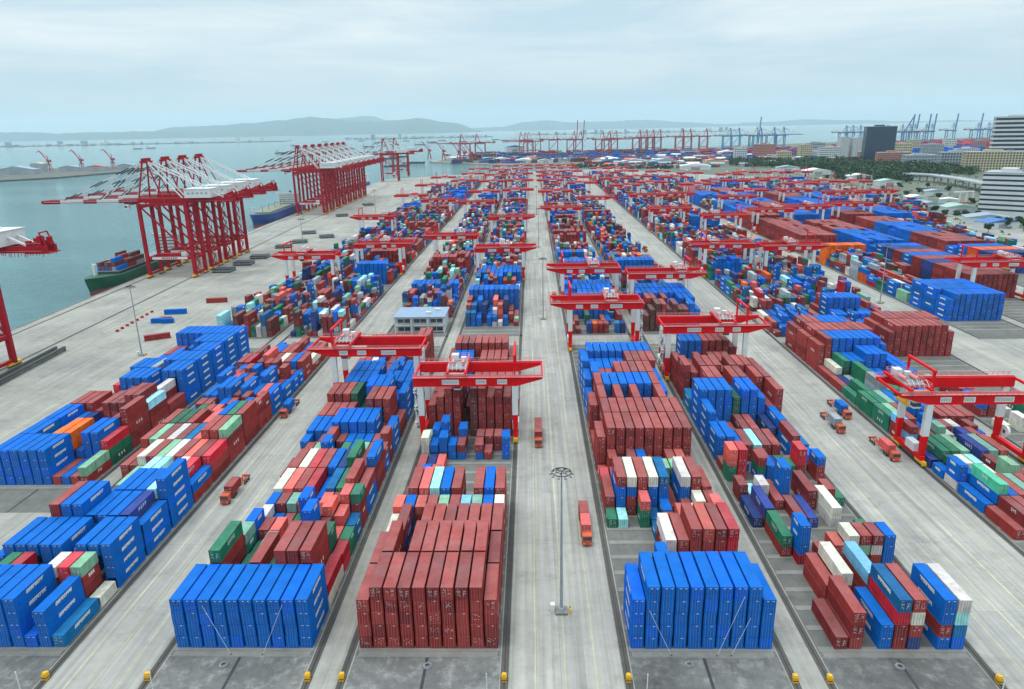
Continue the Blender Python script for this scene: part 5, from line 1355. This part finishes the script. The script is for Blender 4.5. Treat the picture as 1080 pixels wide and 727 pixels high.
# ------------------------------------------------------------------ hills
def ridge(name, Dst, prof, depth, seed):
    g = random.Random(seed); V = []; Fc = []; mb = MB(); n = 0
    pts = []
    for (xa, ya), (xb, yb) in zip(prof, prof[1:]):
        k = max(2, int((xb - xa) / 4))
        for j in range(k): u = j / k; pts.append((xa + (xb-xa)*u, ya + (yb-ya)*(u*u*(3-2*u)) + g.uniform(-.35, .35)))
    pts.append(prof[-1])
    rows = 7
    for px, py in pts:
        X = xat(px, Dst); Z = max(3, zat(X, Dst, py))
        for r_ in range(rows):
            v = r_ / (rows - 1) * 2 - 1; V.append((X + g.uniform(-30, 30), Dst + v * depth, -5 + (Z + 5) * max(0, 1 - abs(v) ** 1.4) * (g.uniform(.93, 1.03) if 0 < r_ < rows-1 and v != 0 else 1)))
    for i in range(len(pts) - 1):
        for r_ in range(rows - 1): a = i*rows + r_; Fc.append((a, a+rows, a+rows+1, a+1))
    mb.add(V, Fc, HILLM); o = struct(name, mb)
ridge('hills', 29000, [(150, 141), (190, 134), (230, 132.5), (265, 130), (300, 127), (318, 124.5), (330, 123.2), (340, 124.2), (352, 125), (364, 127.2), (375, 127), (400, 129), (412, 127), (425, 126.5), (442, 124.5), (452, 126), (462, 128), (482, 130), (505, 138)], 2500, 1)
ridge('hills', 36000, [(300, 138), (370, 124), (390, 122.5), (420, 129), (470, 136), (530, 134), (552, 129), (578, 127), (602, 129), (640, 128), (682, 126.5), (722, 129), (762, 131), (802, 129), (850, 126), (902, 127), (955, 128), (1010, 127), (1100, 129)], 2500, 2)
ridge('hills', 27000, [(-80, 142), (-20, 140), (40, 139.5), (60, 141), (105, 139.5), (150, 138.5), (200, 139.5), (280, 139.5), (330, 141)], 1500, 3)
mb = MB(); g = random.Random(9)
for a, b, D_ in ((-60, 300, 10000), (380, 520, 10800), (560, 760, 12500)):
    for _ in range(70):
        px = g.uniform(a, b); x = xat(px, D_); w_ = g.uniform(20, 70); mb.cbox(x, D_ - 950 + g.uniform(0, 200), 0, w_, 40, g.uniform(6, 24) if g.random() < .93 else 55, g.choice([BWHITE, BGREY, RG]))
mb.prism([(xat(-60, 9100), 9050), (xat(300, 9100), 9050), (xat(300, 9600), 9900), (xat(-60, 9600), 9900)], -5, 1, ROCK)
mb.prism([(xat(380, 9900), 9850), (xat(520, 9900), 9850), (xat(520, 10100), 10200), (xat(380, 10100), 10200)], -5, 1, ROCK)
mb.prism([(xat(555, 11500), 11500), (xat(765, 11500), 11500), (xat(765, 11900), 11900), (xat(555, 11900), 11900)], -5, 1, ROCK)
o = struct('far_shore_town', mb, 'stuff')

# ------------------------------------------------------------------ haze
mb = MB(); mb.box(-39400, 39400, -3400, 39400, -8.5, 960, DARK)
me = mb.mesh('haze'); me.materials.clear()
hm_ = bpy.data.materials.new('haze_air'); hm_.use_nodes = True; ht = hm_.node_tree
for n in list(ht.nodes):
    if n.type == 'BSDF_PRINCIPLED': ht.nodes.remove(n)
pv = ht.nodes.new('ShaderNodeVolumePrincipled'); pv.inputs['Color'].default_value = (.70, .88, .98, 1); pv.inputs['Density'].default_value = 3.0e-5; pv.inputs['Anisotropy'].default_value = .2
ht.links.new(pv.outputs[0], [n for n in ht.nodes if n.type == 'OUTPUT_MATERIAL'][0].inputs['Volume'])
me.materials.append(hm_)
o = link('haze', me); o['kind'] = 'stuff'
